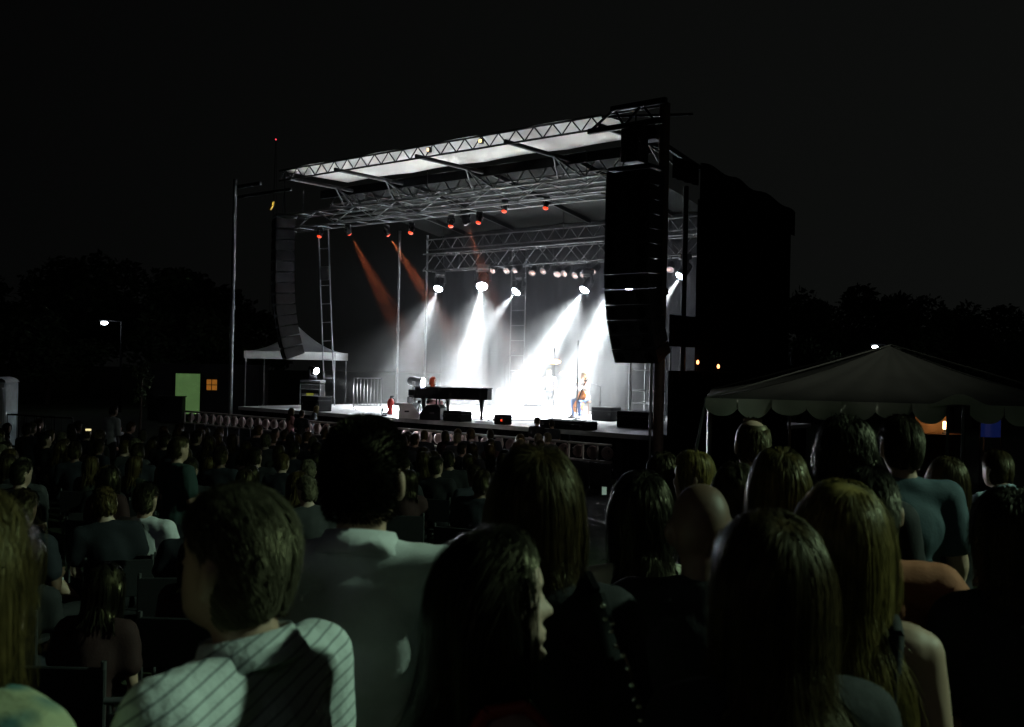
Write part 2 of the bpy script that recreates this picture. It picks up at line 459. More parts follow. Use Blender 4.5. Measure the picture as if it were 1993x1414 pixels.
# ---------------------------------------------------------------- lamps
def moving_head(name, label, top, target, lens, cat='stage light', group=None, spot=None, k=1.0, floor=False, tilt_only=None):
    e = empty(name, top); tag(e, label, cat, group)
    s = 1 if floor else -1
    piv = Vector((0, 0, s * 0.46 * k))
    d = ((Vector(target) - Vector(top)) - piv).normalized()
    Rm = d.to_track_quat('Z', 'Y').to_matrix()
    ax = d.cross(Vector((0, 0, 1)))
    ax = Vector((1, 0, 0)) if ax.length < 1e-3 else ax.normalized()
    MB().bbox((0, 0, s * 0.08 * k), (0.36 * k, 0.30 * k, 0.16 * k), 0.03).build('base', M['black_metal'], e)
    y = MB()
    for q in (-1, 1):
        y.tube(Vector((0, 0, s * 0.17 * k)) + ax * (0.19 * k * q), piv + ax * (0.21 * k * q), 0.045 * k, 0.05 * k, 8)
    y.tube(Vector((0, 0, s * 0.18 * k)) - ax * 0.2 * k, Vector((0, 0, s * 0.18 * k)) + ax * 0.2 * k, 0.05 * k, 0.05 * k, 8)
    y.build('yoke', M['black_metal'], e)
    h = MB().lathe([(0.06 * k, -0.24 * k), (0.13 * k, -0.20 * k), (0.16 * k, -0.05 * k), (0.15 * k, 0.12 * k), (0.17 * k, 0.15 * k), (0.17 * k, 0.21 * k)], 18, piv, Rm).build('head', M['black_metal'], e)
    MB().lathe([(0.155 * k, 0), (0.15 * k, 0.035 * k), (0.11 * k, 0.075 * k), (0.05 * k, 0.095 * k), (0.002, 0.10 * k)], 18, piv + d * 0.205 * k, Rm).build('lens', lens, e)
    if spot:
        o = point_spot(name + '_beam', piv + d * 0.33 * k, piv + d * 5, spot[0], spot[1], spot[2], spot[3] if len(spot) > 3 else 0.5, 0.03 * k, e)
    return e
WHITE = (0.90, 0.96, 1.0)
RZT = 6.62
def on_truss(px, py, v):
    """truss-hung lamp seen at a photo pixel: depth where its ray meets the stage plane v"""
    a = pt(px, py, 10.0) - Vector((0, 0, CAM_Z))
    n = Vector((_sv.x, _sv.y, 0)); p0 = S(0, v, 0)
    t = (p0 - Vector((0, 0, CAM_Z))).dot(n) / a.dot(n)
    return Vector((0, 0, CAM_Z)) + a * t
GW = 'white spotlights on the rear truss'
rear = [  # photo pixel of the lamp, floor target (u, v), energy, beam
    (857, 552, (14.3, 4.4), 15000, 19, 'white spotlight on the rear truss, leftmost, its beam fading left of the piano'),
    (940, 545, (10.8, 4.6), 24000, 17, 'white spotlight on the rear truss sending a steep beam straight down beside the piano'),
    (1012, 558, (12.2, 3.8), 9000, 17, 'white spotlight on the rear truss sending a short dim beam behind the steep one'),
    (1144, 553, (8.8, 4.6), 20000, 17, 'white spotlight on the rear truss with the broad bright slanting beam above the drums'),
    (1196, 540, (6.8, 5.2), 15000, 18, 'white spotlight on the rear truss half hidden by the dark speaker column'),
    (1233, 550, (7.6, 5.8), 8000, 17, 'small white spotlight glinting through the dark speaker column'),
    (1333, 525, (5.9, 5.0), 9000, 15, 'white spotlight in the narrow gap beyond the near corner post')]
for px, py, tg, en, sz, lb in rear:
    p = on_truss(px, py, 7.6)
    big = 1.35 if en > 20000 else 1.1
    moving_head('spotlight', lb, (p.x, p.y, p.z + 0.46 * big), S(tg[0], tg[1], FZ), M['lens_white'], group=GW, spot=(en * 4.0, R(sz + 10), WHITE, 1.0), k=big)
    if en > 14000:                                   # extra wide light added so the haze glows round the beam
        q_ = p + (S(tg[0], tg[1], FZ) - p).normalized() * 0.6
        sp_ = point_spot('haze_fill_light', q_, S(tg[0], tg[1] + 0.8, FZ), en * 0.42, R(88), WHITE, 1.0, 0.15)
GR = 'red-lit lamps on the front truss'
reds = [(623, 460, None), (677, 455, (14.2, 7.2)), (752, 457, (11.4, 7.4)), (801, 453, None), (878, 440, None), (933, 433, None), (982, 411, None), (1063, 405, None)]
names = ['first from the far end', 'second from the far end, with an orange beam', 'third from the far end, with an orange beam', 'fourth from the far end', 'fifth from the far end, the brightest',
         'sixth from the far end', 'seventh from the far end, tilted', 'nearest to the speaker column']
for (px, py, tg), nm in zip(reds, names):
    p = on_truss(px, py, 1.75)
    target = S(tg[0], tg[1], FZ) if tg else p + Vector((random.uniform(-.25, .25) - 0.2, -0.55, -1.3))
    moving_head('red_lamp', 'red-lit lamp under the front truss, ' + nm, (p.x, p.y, p.z + 0.34), target, M['lens_red'], group=GR, spot=(12000, R(15), (1.0, 0.22, 0.07), 1.0) if tg else None, k=0.52)
p = on_truss(905, 432, 2.4)
moving_head('red_lamp', 'dim red lamp behind the front truss with a faint orange beam down the middle', (p.x, p.y, p.z + 0.5), S(9.6, 7.0, FZ), M['black_gloss'], group=GR, spot=(7000, R(14), (1.0, 0.2, 0.06), 1.0), k=0.8)
# row of unlit cans under the rear truss
GP = 'unlit lamp cans in a row under the rear truss'
for i, px in enumerate((962, 990, 1008, 1038, 1062, 1086, 1102, 1124, 1140, 1160, 1306)):
    p = on_truss(px, 526 + random.uniform(-4, 6) - (6 if px > 1300 else 0), 7.85)
    e = empty('lamp_can', (p.x, p.y, p.z + 0.22)); tag(e, 'unlit lamp can with pinkish lens in the row under the rear truss', 'stage light', GP)
    dd = Vector((-0.45 + random.uniform(-.3, .3), -0.75, -0.7)).normalized(); Rm = dd.to_track_quat('Z', 'Y').to_matrix()
    MB().lathe([(0.05, -0.2), (0.11, -0.16), (0.13, 0.0), (0.135, 0.2)], 14, (0, 0, -0.2), Rm).build('can', M['alu_dull' if i % 3 else 'black_metal'], e)
    MB().lathe([(0.12, 0.0), (0.11, 0.012), (0.01, 0.03)], 14, Vector((0, 0, -0.2)) + dd * 0.19, Rm).build('lens', M['lens_off'], e)
    MB().path([(-0.15, 0, -0.2), (-0.15, 0, 0.02), (0.15, 0, 0.02), (0.15, 0, -0.2)], 0.014).tube((0, 0, 0), (0, 0, 0.22), 0.018).build('bracket', M['black_metal'], e)

# ---------------------------------------------------------------- loudspeaker columns
def cab_meshes():
    w, h, d = 1.26, 0.352, 0.62
    c = MB(); vs = []
    for y, hh in ((-d / 2, h / 2 + 0.0005), (d / 2, h / 2 - 0.03)):
        for sz in (-1, 1):
            for sx in (-1, 1): vs.append((sx * w / 2, y, sz * hh))
    c.add(vs, [(0, 1, 3, 2), (4, 6, 7, 5), (0, 4, 5, 1), (2, 3, 7, 6), (0, 2, 6, 4), (1, 5, 7, 3)], False)
    cab = c.mesh('cabinet', M['black_metal'])
    gr = MB().box((0, -d / 2 - 0.012, 0), (w - 0.05, 0.02, h - 0.05)).mesh('grille', mat('speaker_grille', (0.03, 0.032, 0.033), 0.6, 0.2, var=0.4, scale=60))
    dr = MB().lathe([(0.135, 0), (0.12, 0.012), (0.05, -0.0), (0.01, 0.0)], 16, (0, 0, 0), Euler((R(90), 0, 0)).to_matrix()).mesh('driver', M['black_cloth'])
    hn = MB().box((0, 0, 0), (0.16, 0.02, h - 0.08)).mesh('horn', M['black_metal'])
    return cab, gr, dr, hn
CAB = cab_meshes()
def line_array(u, v, ztop, n, label, tilt, rz=0.0, wx=1.0):
    e = empty('line_array', S(u, v, ztop), SROT + rz); e.scale = (wx, 1, 1); tag(e, label, 'loudspeaker', 'hanging loudspeaker columns')
    MB().bbox((0, 0.05, 0.1), (1.2, 0.7, 0.08)).tube((-0.4, 0, 0.12), (0, 0, 1.0), 0.015).tube((0.4, 0, 0.12), (0, 0, 1.0), 0.015).tube((0, 0, 1.0), (0, 0, RZ - ztop - 0.2), 0.02).build('flying_frame', M['black_metal'], e)
    y, z = 0.0, 0.0
    for k in range(n):
        t = tilt(k)
        cy_, cz_ = y + 0.1765 * math.sin(t), z - 0.1765 * math.cos(t)
        c = place('cabinet', CAB[0], e, (0, cy_, cz_), (t, 0, 0))
        place('grille', CAB[1], c)
        for sx in (-0.42, 0.42): place('driver', CAB[2], c, (sx, -0.335, 0))
        place('horn', CAB[3], c, (0, -0.335, 0))
        y += 0.353 * math.sin(t); z -= 0.353 * math.cos(t)
    return e
line_array(0.50, -0.55, 7.62, 13, 'tall black hanging loudspeaker column at the near corner post, curving in at its foot', lambda k: R(0.0 if k < 7 else 4.2 * (k - 6)))
line_array(14.25, -0.5, 7.55, 13, 'dim grey hanging loudspeaker column on the far side before the white canopy', lambda k: R(0.3 * k if k < 7 else 1.8 + 2.6 * (k - 6)), R(-26), 0.5)
# ---------------------------------------------------------------- smoke on the stage
def smoke():
    mb = MB().box((-8.9, 5.32, (FZ + 8.9) / 2 + 0.03), (16.2, 8.05, 8.9 - FZ))
    o = mb.build('stage_smoke', None, None, S(0, 0, 0), (0, 0, SROT))
    m = bpy.data.materials.new('stage_smoke'); m.use_nodes = True
    nt = m.node_tree; nt.nodes.clear()
    out = nt.nodes.new('ShaderNodeOutputMaterial'); pv = nt.nodes.new('ShaderNodeVolumePrincipled')
    pv.inputs['Color'].default_value = (0.95, 0.96, 0.96, 1); pv.inputs['Anisotropy'].default_value = 0.0
    tc = nt.nodes.new('ShaderNodeTexCoord')
    n = nt.nodes.new('ShaderNodeTexNoise'); n.inputs['Scale'].default_value = 0.42; n.inputs['Detail'].default_value = 2.0; n.inputs['Distortion'].default_value = 0.6
    r = nt.nodes.new('ShaderNodeMapRange'); r.inputs['From Min'].default_value = 0.30; r.inputs['From Max'].default_value = 0.72
    r.inputs['To Min'].default_value = 0.009; r.inputs['To Max'].default_value = 0.019
    # thicker where the machines stand, low down around the drums
    vd = nt.nodes.new('ShaderNodeVectorMath'); vd.operation = 'DISTANCE'; vd.inputs[1].default_value = (-8.0, 5.6, 1.2)
    r2 = nt.nodes.new('ShaderNodeMapRange'); r2.inputs['From Min'].default_value = 0.8; r2.inputs['From Max'].default_value = 5.4
    r2.inputs['To Min'].default_value = 0.011; r2.inputs['To Max'].default_value = 0.0; r2.interpolation_type = 'SMOOTHSTEP'
    ad = nt.nodes.new('ShaderNodeMath'); ad.operation = 'ADD'
    L = nt.links.new
    L(tc.outputs['Object'], n.inputs['Vector']); L(n.outputs['Fac'], r.inputs['Value']); L(tc.outputs['Object'], vd.inputs[0]); L(vd.outputs['Value'], r2.inputs['Value'])
    sp = nt.nodes.new('ShaderNodeSeparateXYZ'); L(tc.outputs['Object'], sp.inputs[0])        # thins out towards the far, open side and the roof
    fx = nt.nodes.new('ShaderNodeMapRange'); fx.interpolation_type = 'SMOOTHSTEP'; fx.inputs['From Min'].default_value = -16.5; fx.inputs['From Max'].default_value = -10.0; fx.inputs['To Min'].default_value = 0.32; fx.inputs['To Max'].default_value = 1.0
    fz = nt.nodes.new('ShaderNodeMapRange'); fz.interpolation_type = 'SMOOTHSTEP'; fz.inputs['From Min'].default_value = 7.8; fz.inputs['From Max'].default_value = 5.8; fz.inputs['To Min'].default_value = 0.3; fz.inputs['To Max'].default_value = 1.0
    m1 = nt.nodes.new('ShaderNodeMath'); m1.operation = 'MULTIPLY'; m2 = nt.nodes.new('ShaderNodeMath'); m2.operation = 'MULTIPLY'
    L(sp.outputs['X'], fx.inputs['Value']); L(sp.outputs['Z'], fz.inputs['Value']); L(fx.outputs[0], m1.inputs[0]); L(fz.outputs[0], m1.inputs[1]); L(r.outputs['Result'], m2.inputs[0]); L(m1.outputs[0], m2.inputs[1])
    fy = nt.nodes.new('ShaderNodeMapRange'); fy.interpolation_type = 'SMOOTHSTEP'; fy.inputs['From Min'].default_value = 2.2; fy.inputs['From Max'].default_value = 3.0      # clear air low at the stage front
    fh = nt.nodes.new('ShaderNodeMapRange'); fh.interpolation_type = 'SMOOTHSTEP'; fh.inputs['From Min'].default_value = 3.0; fh.inputs['From Max'].default_value = 5.0
    mxm = nt.nodes.new('ShaderNodeMath'); mxm.operation = 'MAXIMUM'; m3 = nt.nodes.new('ShaderNodeMath'); m3.operation = 'MULTIPLY'
    L(sp.outputs['Y'], fy.inputs['Value']); L(sp.outputs['Z'], fh.inputs['Value']); L(fy.outputs[0], mxm.inputs[0]); L(fh.outputs[0], mxm.inputs[1]); L(m2.outputs[0], m3.inputs[0]); L(mxm.outputs[0], m3.inputs[1])
    L(m3.outputs[0], ad.inputs[0]); L(r2.outputs['Result'], ad.inputs[1]); L(ad.outputs[0], pv.inputs['Density'])
    L(pv.outputs[0], out.inputs['Volume'])
    o.data.materials.clear(); o.data.materials.append(m)
    o['kind'] = 'stuff'; o['label'] = 'white theatrical smoke drifting through the beams over the stage'; o['category'] = 'smoke'
    return o
smoke()

# ---------------------------------------------------------------- things on the stage
def floor_uv(px, py):
    """(u, v) of the stage-floor point seen at a photo pixel"""
    a = pt(px, py, 10.0) - Vector((0, 0, CAM_Z)); t = (FZ - CAM_Z) / a.z
    return uv_of(Vector((0, 0, CAM_Z)) + a * t)
def SF(px, py, dz=0.0):
    u, v = floor_uv(px, py); return S(u, max(0.35, v), FZ + dz)
# grand piano: keyboard end away from the drums
pu = S(8.05, 1.35, FZ)
piano = empty('grand_piano', pu, R(-38)); tag(piano, 'black grand piano with closed lid at the front of the stage', 'piano')
OUT = [(-1.02, 0.74), (0.55, 0.74), (0.86, 0.68), (1.02, 0.50), (1.05, 0.25), (0.95, 0.03), (0.70, -0.12), (0.40, -0.26), (0.15, -0.50), (-0.10, -0.68), (-0.35, -0.74), (-1.02, -0.74)]
def slab(poly, z0, z1, sc=1.0):
    n = len(poly); vs = [(x * sc, y * sc, z0) for x, y in poly] + [(x * sc, y * sc, z1) for x, y in poly]
    return MB().add(vs, [tuple(range(n)), tuple(range(2 * n - 1, n - 1, -1))] + [((k + 1) % n, k, n + k, n + (k + 1) % n) for k in range(n)], False)
slab(OUT, 0.60, 0.93).build('rim', M['black_gloss'], piano)
slab(OUT, 0.935, 0.965, 1.02).build('lid', M['black_gloss'], piano)
MB().bbox((-1.14, 0, 0.66), (0.26, 1.5, 0.10), 0.02).bbox((-1.12, 0.74, 0.76), (0.3, 0.07, 0.2), 0.02).bbox((-1.12, -0.74, 0.76), (0.3, 0.07, 0.2), 0.02).build('keybed', M['black_gloss'], piano)
kb = MB()
for k in range(36): kb.box((-1.17, -0.665 + k * 0.038, 0.735), (0.15, 0.035, 0.03))
kb.build('white_keys', M['white_paint'], piano)
kk = MB()
for k in range(35):
    if k % 7 not in (2, 6): kk.box((-1.13, -0.646 + k * 0.038, 0.76), (0.09, 0.018, 0.02))
kk.build('black_keys', M['black_gloss'], piano)
for x, y in ((-0.80, 0.56), (-0.80, -0.56), (0.78, 0.32)):
    MB().lathe([(0.045, 0.0), (0.05, 0.08), (0.04, 0.10), (0.055, 0.30), (0.085, 0.50), (0.09, 0.60)], 10, (x, y, 0)).build('leg', M['black_gloss'], piano)
MB().tube((-0.72, -0.07, 0.12), (-0.72, -0.07, 0.6), 0.02).tube((-0.72, 0.07, 0.12), (-0.72, 0.07, 0.6), 0.02).bbox((-0.72, 0, 0.10), (0.12, 0.3, 0.07)).tube((-0.72, 0, 0.12), (-0.3, 0, 0.6), 0.012).build('pedal_lyre', M['black_gloss'], piano)
bench = empty('piano_bench', piano.matrix_basis @ Vector((-1.40, 0.34, 0)), R(-38)); tag(bench, 'small black padded bench behind the piano keyboard', 'bench')
MB().bbox((0, 0, 0.45), (0.36, 0.75, 0.10), 0.03).build('seat', M['black_cloth'], bench)
for sx in (-1, 1):
    for sy in (-1, 1): rod('leg', (sx * 0.14, sy * 0.32, 0), (sx * 0.14, sy * 0.32, 0.4), 0.025, M['black_gloss'], bench)
# drum kit on a low riser, made white to swell the glare there
DU, DV = 8.7, 6.3
riser = MB().bbox((0, 0, 0.13), (2.6, 2.2, 0.24), 0.02).build('drum_riser', M['white_paint'], None, S(DU, DV + 0.1, FZ + 0.01), (0, 0, SROT)); tag(riser, 'low white platform under the drum kit', 'riser')
kit = empty('drum_kit', S(DU, DV, FZ + 0.26), SROT); tag(kit, 'white drum kit with brass cymbals on the low riser', 'drum kit')
def drum(nm, c, r, h, rot=(0, 0, 0)):
    Rm = Euler(rot).to_matrix()
    s = MB().lathe([(r, -h / 2), (r * 1.02, -h / 2 + 0.02), (r, -h / 2 + 0.03), (r, h / 2 - 0.03), (r * 1.02, h / 2 - 0.02), (r, h / 2)], 20, c, Rm).build(nm, M['white_paint'], kit)
    MB().lathe([(r * 0.97, 0), (r * 0.97, 0.004), (0.01, 0.006)], 20, Vector(c) + Rm @ Vector((0, 0, h / 2 + 0.002)), Rm).build('drum_head', M['drum_head'], s)
    MB().lathe([(r * 1.035, -0.012), (r * 1.035, 0.012), (r * 0.98, 0.012), (r * 0.98, -0.012)], 20, Vector(c) + Rm @ Vector((0, 0, h / 2)), Rm).build('hoop', M['alu'], s)
drum('kick_drum', (0, -0.15, 0.30), 0.29, 0.45, (R(90), 0, 0))
drum('rack_tom', (-0.22, -0.2, 0.80), 0.16, 0.24, (R(20), 0, 0)); drum('rack_tom', (0.20, -0.2, 0.80), 0.17, 0.26, (R(20), 0, 0))
drum('floor_tom', (0.62, 0.35, 0.40), 0.21, 0.4); drum('snare_drum', (-0.38, 0.35, 0.62), 0.18, 0.14)
def cymbal(x, y, z, r, tx, ty, nm='cymbal'):
    Rm = Euler((R(tx), R(ty), 0)).to_matrix()
    st = MB().tube((x, y, 0), (x, y, z), 0.014)
    for a in range(3): st.tube((x, y, 0.28), (x + 0.26 * math.cos(a * 2.1 + 0.4), y + 0.26 * math.sin(a * 2.1 + 0.4), 0.01), 0.011)
    o = st.build('cymbal_stand', M['alu'], kit)
    MB().lathe([(r, 0), (r, 0.004), (r * 0.3, 0.022), (r * 0.2, 0.05), (0.012, 0.055), (0.012, 0.04), (r * 0.25, 0.012)], 22, (x, y, z), Rm).build(nm, M['brass'], o)
cymbal(-0.80, -0.15, 1.18, 0.24, 14, -16); cymbal(-0.05, -0.1, 1.52, 0.27, 12, 6); cymbal(0.66, -0.05, 1.55, 0.25, 16, 10); cymbal(-0.72, 0.35, 0.86, 0.18, 2, 0, 'hi_hat'); cymbal(0.98, 0.3, 1.15, 0.26, 12, 12)
stool = MB().lathe([(0.15, 0.44), (0.16, 0.50), (0.13, 0.52)], 16, (0, 0, 0)).tube((0, 0, 0.0), (0, 0, 0.46), 0.02).tube((0, 0, 0.2), (0.22, 0.1, 0), 0.012).tube((0, 0, 0.2), (-0.22, 0.1, 0), 0.012).tube((0, 0, 0.2), (0, -0.24, 0), 0.012).build('drum_stool', M['black_metal'], None, S(DU + 0.05, DV + 0.75, FZ + 0.26)); tag(stool, 'round black stool behind the white drum kit', 'stool')
# microphone stands
def mic_stand(label, base, h, boom=None):
    e = empty('microphone_stand', base); tag(e, label, 'microphone stand')
    b = MB().tube((0, 0, 0.03), (0, 0, h * 0.55), 0.018).tube((0, 0, h * 0.5), (0, 0, h), 0.012).tube((0, 0, h * 0.5), (0, 0, h * 0.56), 0.026)
    b.build('pole', M['black_metal'], e)
    MB().lathe([(0.15, 0), (0.15, 0.02), (0.03, 0.045)], 18).build('base', M['black_metal'], e)
    tip = Vector((0, 0, h))
    if boom:
        rod('boom', (0, 0, h), boom, 0.012, M['black_metal'], e); tip = Vector(boom)
    MB().cap(tip, tip + (Vector((0.10, 0, 0.03)) if boom else Vector((0, 0, 0.12))), 0.022, 0.03, 8, 3).build('microphone', M['black_metal'], e)
mic_stand('tall thin microphone stand before the seated cello player', SF(1122, 817), 2.35)
mic_stand('boom microphone stand left of the drums, its arm tilted up', S(9.9, 5.9, FZ), 1.75, (0.24, 0.1, 2.15))
mic_stand('thin microphone stand rising before the drum kit', SF(1076, 815), 2.1)
mic_stand('boom microphone stand beside the cello player', S(5.35, 5.2, FZ), 1.05, (-0.5, 0.1, 1.22))
# monitor wedges and black boxes along the front edge
def wedge(label, base, rz, m, k=1.0):
    e = empty('monitor_wedge', base, rz); tag(e, label, 'loudspeaker', 'floor monitors along the stage front')
    MB().prism([(-0.30 * k, 0), (0.30 * k, 0), (0.30 * k, 0.16 * k), (0.10 * k, 0.42 * k), (-0.22 * k, 0.42 * k), (-0.30 * k, 0.34 * k)], -0.36 * k, 0.36 * k).build('cabinet', m, e)
    MB().box((0.205 * k, 0, 0.295 * k), (0.30 * k, 0.62 * k, 0.012), (0, R(52), 0)).build('grille', M['black_metal'], e)
    for s in (-1, 1): MB().box((-0.06, s * 0.365 * k, 0.2 * k), (0.14, 0.012, 0.05)).build('handle', M['black_metal'], e)
wedge('floor monitor at the stage front, lamp glare put in as white', SF(773, 813), R(20), M['white_paint'], 1.05)  # white cabinet stands for a black one under strong lamplight
wedge('black floor monitor beside the glaring white one', SF(821, 817), R(170), M['case'], 1.05)
wedge('black floor monitor standing near the drums', SF(1038, 806), R(60), M['case'], 0.8)
def case(label, base, size, rz=SROT, led=False, lid=True):
    e = empty('equipment_case', base, rz); tag(e, label, 'case')
    MB().bbox((0, 0, size[2] / 2), size, 0.025).build('shell', M['case'], e)
    MB().box((0, 0, size[2] * 0.72), (size[0] + 0.012, size[1] + 0.012, 0.025)).build('edge_trim', M['steel_dark'], e)
    for sx in (-1, 1): MB().bbox((sx * size[0] * 0.42, -size[1] / 2 - 0.01, size[2] * 0.5), (0.09, 0.02, 0.06), 0.008).build('latch', M['steel_dark'], e)
    if led:
        MB().box((size[0] * 0.25, -size[1] / 2 - 0.012, size[2] * 0.45), (0.05, 0.02, 0.05)).build('red_light', M['lens_red'], e)
        MB().path([(size[0] * 0.3 * math.cos(a), 0, size[2] + 0.18 * math.sin(a)) for a in np.linspace(0, math.pi, 9)], 0.014).build('handle', M['black_metal'], e)
case('wide black case lying at the stage edge below the piano tail', S(7.0, 0.32, FZ + 0.005), (0.72, 0.5, 0.30))
case('small black box with red light and hoop handle at the stage edge', S(5.25, 0.3, FZ + 0.005), (0.40, 0.34, 0.28), led=True)
case('long black case at the stage edge below the cello player', S(3.05, 0.4, FZ + 0.005), (1.5, 0.6, 0.22))
case('black amplifier case beside the seated cello player', S(4.9, 4.9, FZ + 0.005), (0.75, 0.6, 0.42))
case('black case in the near wing beneath the speaker column', S(2.2, 2.6, FZ + 0.005), (1.1, 0.7, 0.45))
case('low black case at the far end of the stage front', S(13.6, 0.5, FZ + 0.005), (0.9, 0.6, 0.5))
# rack with silver frame and lamp on it
rk = empty('equipment_rack', S(15.9, 2.2, FZ + 0.005), R(-6)); tag(rk, 'silver-edged equipment rack with yellow meters at the far end of the stage', 'rack')
MB().bbox((0, 0, 0.46), (0.74, 0.6, 0.76), 0.02).build('shell', M['case'], rk)
for s in (-1, 1): MB().bbox((s * 0.36, -0.31, 0.46), (0.05, 0.05, 0.78), 0.01).build('corner_post', M['alu'], rk)
for z in (0.10, 0.82, 0.66): MB().bbox((0, -0.315, z), (0.70, 0.05, 0.05), 0.01).build('frame_rail', M['alu'], rk)
MB().bbox((0, -0.312, 0.73), (0.62, 0.03, 0.1), 0.005).build('faceplate', M['alu_dull'], rk)
for s in (-1, 1): MB().bbox((s * 0.23, -0.312, 0.42), (0.15, 0.03, 0.16), 0.005).build('faceplate', M['alu'], rk)
MB().bbox((0, -0.312, 0.40), (0.26, 0.03, 0.22), 0.005).build('meter', mat('meter_yellow', (0.35, 0.33, 0.03), 0.4, emit=(0.5, 0.5, 0.05), es=0.18, scale=30), rk)
MB().bbox((0, 0, 0.93), (0.78, 0.62, 0.10), 0.02).build('top_case', M['alu_dull'], rk)
for sx in (-1, 1):
    for sy in (-1, 1): MB().lathe([(0.045, -0.02), (0.045, 0.02)], 10, (sx * 0.3, sy * 0.22, 0.045), Euler((0, R(90), 0)).to_matrix()).build('caster', M['black_metal'], rk)
moving_head('floor_spotlight', 'white spotlight on top of the silver-edged rack, its beam pointing toward the piano', S(15.9, 2.2, FZ + 0.99), S(12.3, 2.6, FZ + 0.25), M['lens_white'], group='white lamps low on the stage', spot=(9000, R(16), WHITE, 0.6), k=0.8, floor=True)
p = on_truss(808, 749, 3.6)
moving_head('floor_spotlight', 'white glaring lamp low behind the piano keyboard', (p.x, p.y, FZ + 0.5), (p.x + 3.2, p.y - 0.4, FZ + 0.5), M['lens_white'], group='white lamps low on the stage', spot=(4000, R(40), WHITE, 0.7), k=1.15, floor=True)
lst = MB().bbox((0, 0, 0.25), (0.5, 0.4, 0.5), 0.02).build('lamp_case', M['case'], None, (p.x, p.y, FZ + 0.005)); tag(lst, 'black flight box under the glaring lamp behind the piano', 'case')
_wu, _wv = floor_uv(773, 813)
moving_head('floor_spotlight', 'low lamp at the stage front glaring onto the glare-white monitor', S(_wu + 0.95, max(0.36, _wv - 0.55), FZ), S(_wu, _wv, FZ + 0.22), M['lens_white'], group='white lamps low on the stage', spot=(7000, R(50), WHITE, 0.7), k=0.45, floor=True)
# round fan in the near wing
fan = empty('stage_fan', SF(1197, 797), R(20)); tag(fan, 'round dark stage fan on the floor of the near wing', 'fan')
MB().lathe([(0.34, -0.10), (0.36, -0.08), (0.36, 0.08), (0.34, 0.10), (0.32, 0.08), (0.32, -0.08)], 24, (0, 0, 0.5), Euler((R(90), 0, 0)).to_matrix()).build('housing', M['black_metal'], fan)
for k in range(4):
    MB().box((0.14 * math.cos(k * math.pi / 2 + .4), 0, 0.5 + 0.14 * math.sin(k * math.pi / 2 + .4)), (0.24, 0.015, 0.13), (R(25), -(k * math.pi / 2 + .4), 0)).build('blade', M['alu_dull'], fan)
for r in (0.1, 0.2, 0.3): MB().path([(r * math.cos(a), -0.1, 0.5 + r * math.sin(a)) for a in np.linspace(0, 2 * math.pi, 17)], 0.007, 4).build('guard_ring', M['black_metal'], fan)
MB().bbox((0, 0, 0.06), (0.5, 0.4, 0.08)).tube((-0.3, 0, 0.08), (-0.36, 0, 0.5), 0.02).tube((0.3, 0, 0.08), (0.36, 0, 0.5), 0.02).build('stand', M['black_metal'], fan)
# scaffold in the near wing
sf = empty('wing_scaffold', S(3.4, 5.6, FZ), SROT); tag(sf, 'bare metal scaffold frame standing in the near wing', 'scaffold')
for x in (-1.1, -0.35, 0.35, 0.8, 1.3):
    for y in (0.0, 0.9): rod('upright', (x, y, 0), (x, y, 2.6 + (0.4 if x < -1 else 0)), 0.03, M['alu'], sf, 8)
for z in (0.55, 0.95, 1.6, 2.5):
    for y in (0.0, 0.9): rod('ledger', (-1.1, y, z), (1.3, y, z), 0.022, M['alu_dull'], sf)
    rod('ledger', (-1.1, 0, z), (-1.1, 0.9, z), 0.022, M['alu_dull'], sf); rod('ledger', (1.3, 0, z), (1.3, 0.9, z), 0.022, M['alu_dull'], sf)
hl = empty('flood_lamp', S(4.25, 5.2, FZ + 2.15), SROT); tag(hl, 'unlit dark flood lamp drooping on a pole by the wing scaffold', 'stage light')
MB().lathe([(0.04, 0.16), (0.12, 0.12), (0.22, -0.08), (0.23, -0.12)], 16, (0, 0, 0), Euler((R(20), R(15), 0)).to_matrix()).build('shade', M['black_metal'], hl)
MB().path([(0, 0, 0.15), (0.05, 0.05, -0.6), (0.02, 0.05, -2.15)], 0.014).build('pole', M['black_metal'], hl)
# ladder truss at the far end, crowd-control panel and extinguisher on deck
ld = empty('lighting_ladder', S(16.6, 3.6, FZ), R(-8)); ld.rotation_euler = (0, R(-3.4), R(-8)); tag(ld, 'tall silver ladder-shaped lighting tower at the far end of the stage', 'ladder')
for s in (-1, 1): rod('rail', (s * 0.19, 0, 0), (s * 0.19, 0, 6.75), 0.028, M['alu'], ld, 8)
for k in range(10): rod('rung', (-0.19, 0, 0.35 + k * 0.7), (0.19, 0, 0.35 + k * 0.7), 0.017, M['alu'], ld)
MB().bbox((0, 0, 5.0), (0.32, 0.12, 0.5), 0.02).build('junction_box', M['steel_dark'], ld)
l2 = empty('lighting_ladder', S(11.6, 8.6, FZ), SROT); tag(l2, 'pale ladder-shaped lighting tower in the smoke behind the piano', 'ladder')
for s in (-1, 1): rod('rail', (s * 0.35, 0, 0), (s * 0.35, 0, 6.2), 0.025, M['alu_dull'], l2, 8)
for k in range(11): rod('rung', (-0.35, 0, 0.3 + k * 0.58), (0.35, 0, 0.3 + k * 0.58), 0.015, M['alu_dull'], l2)
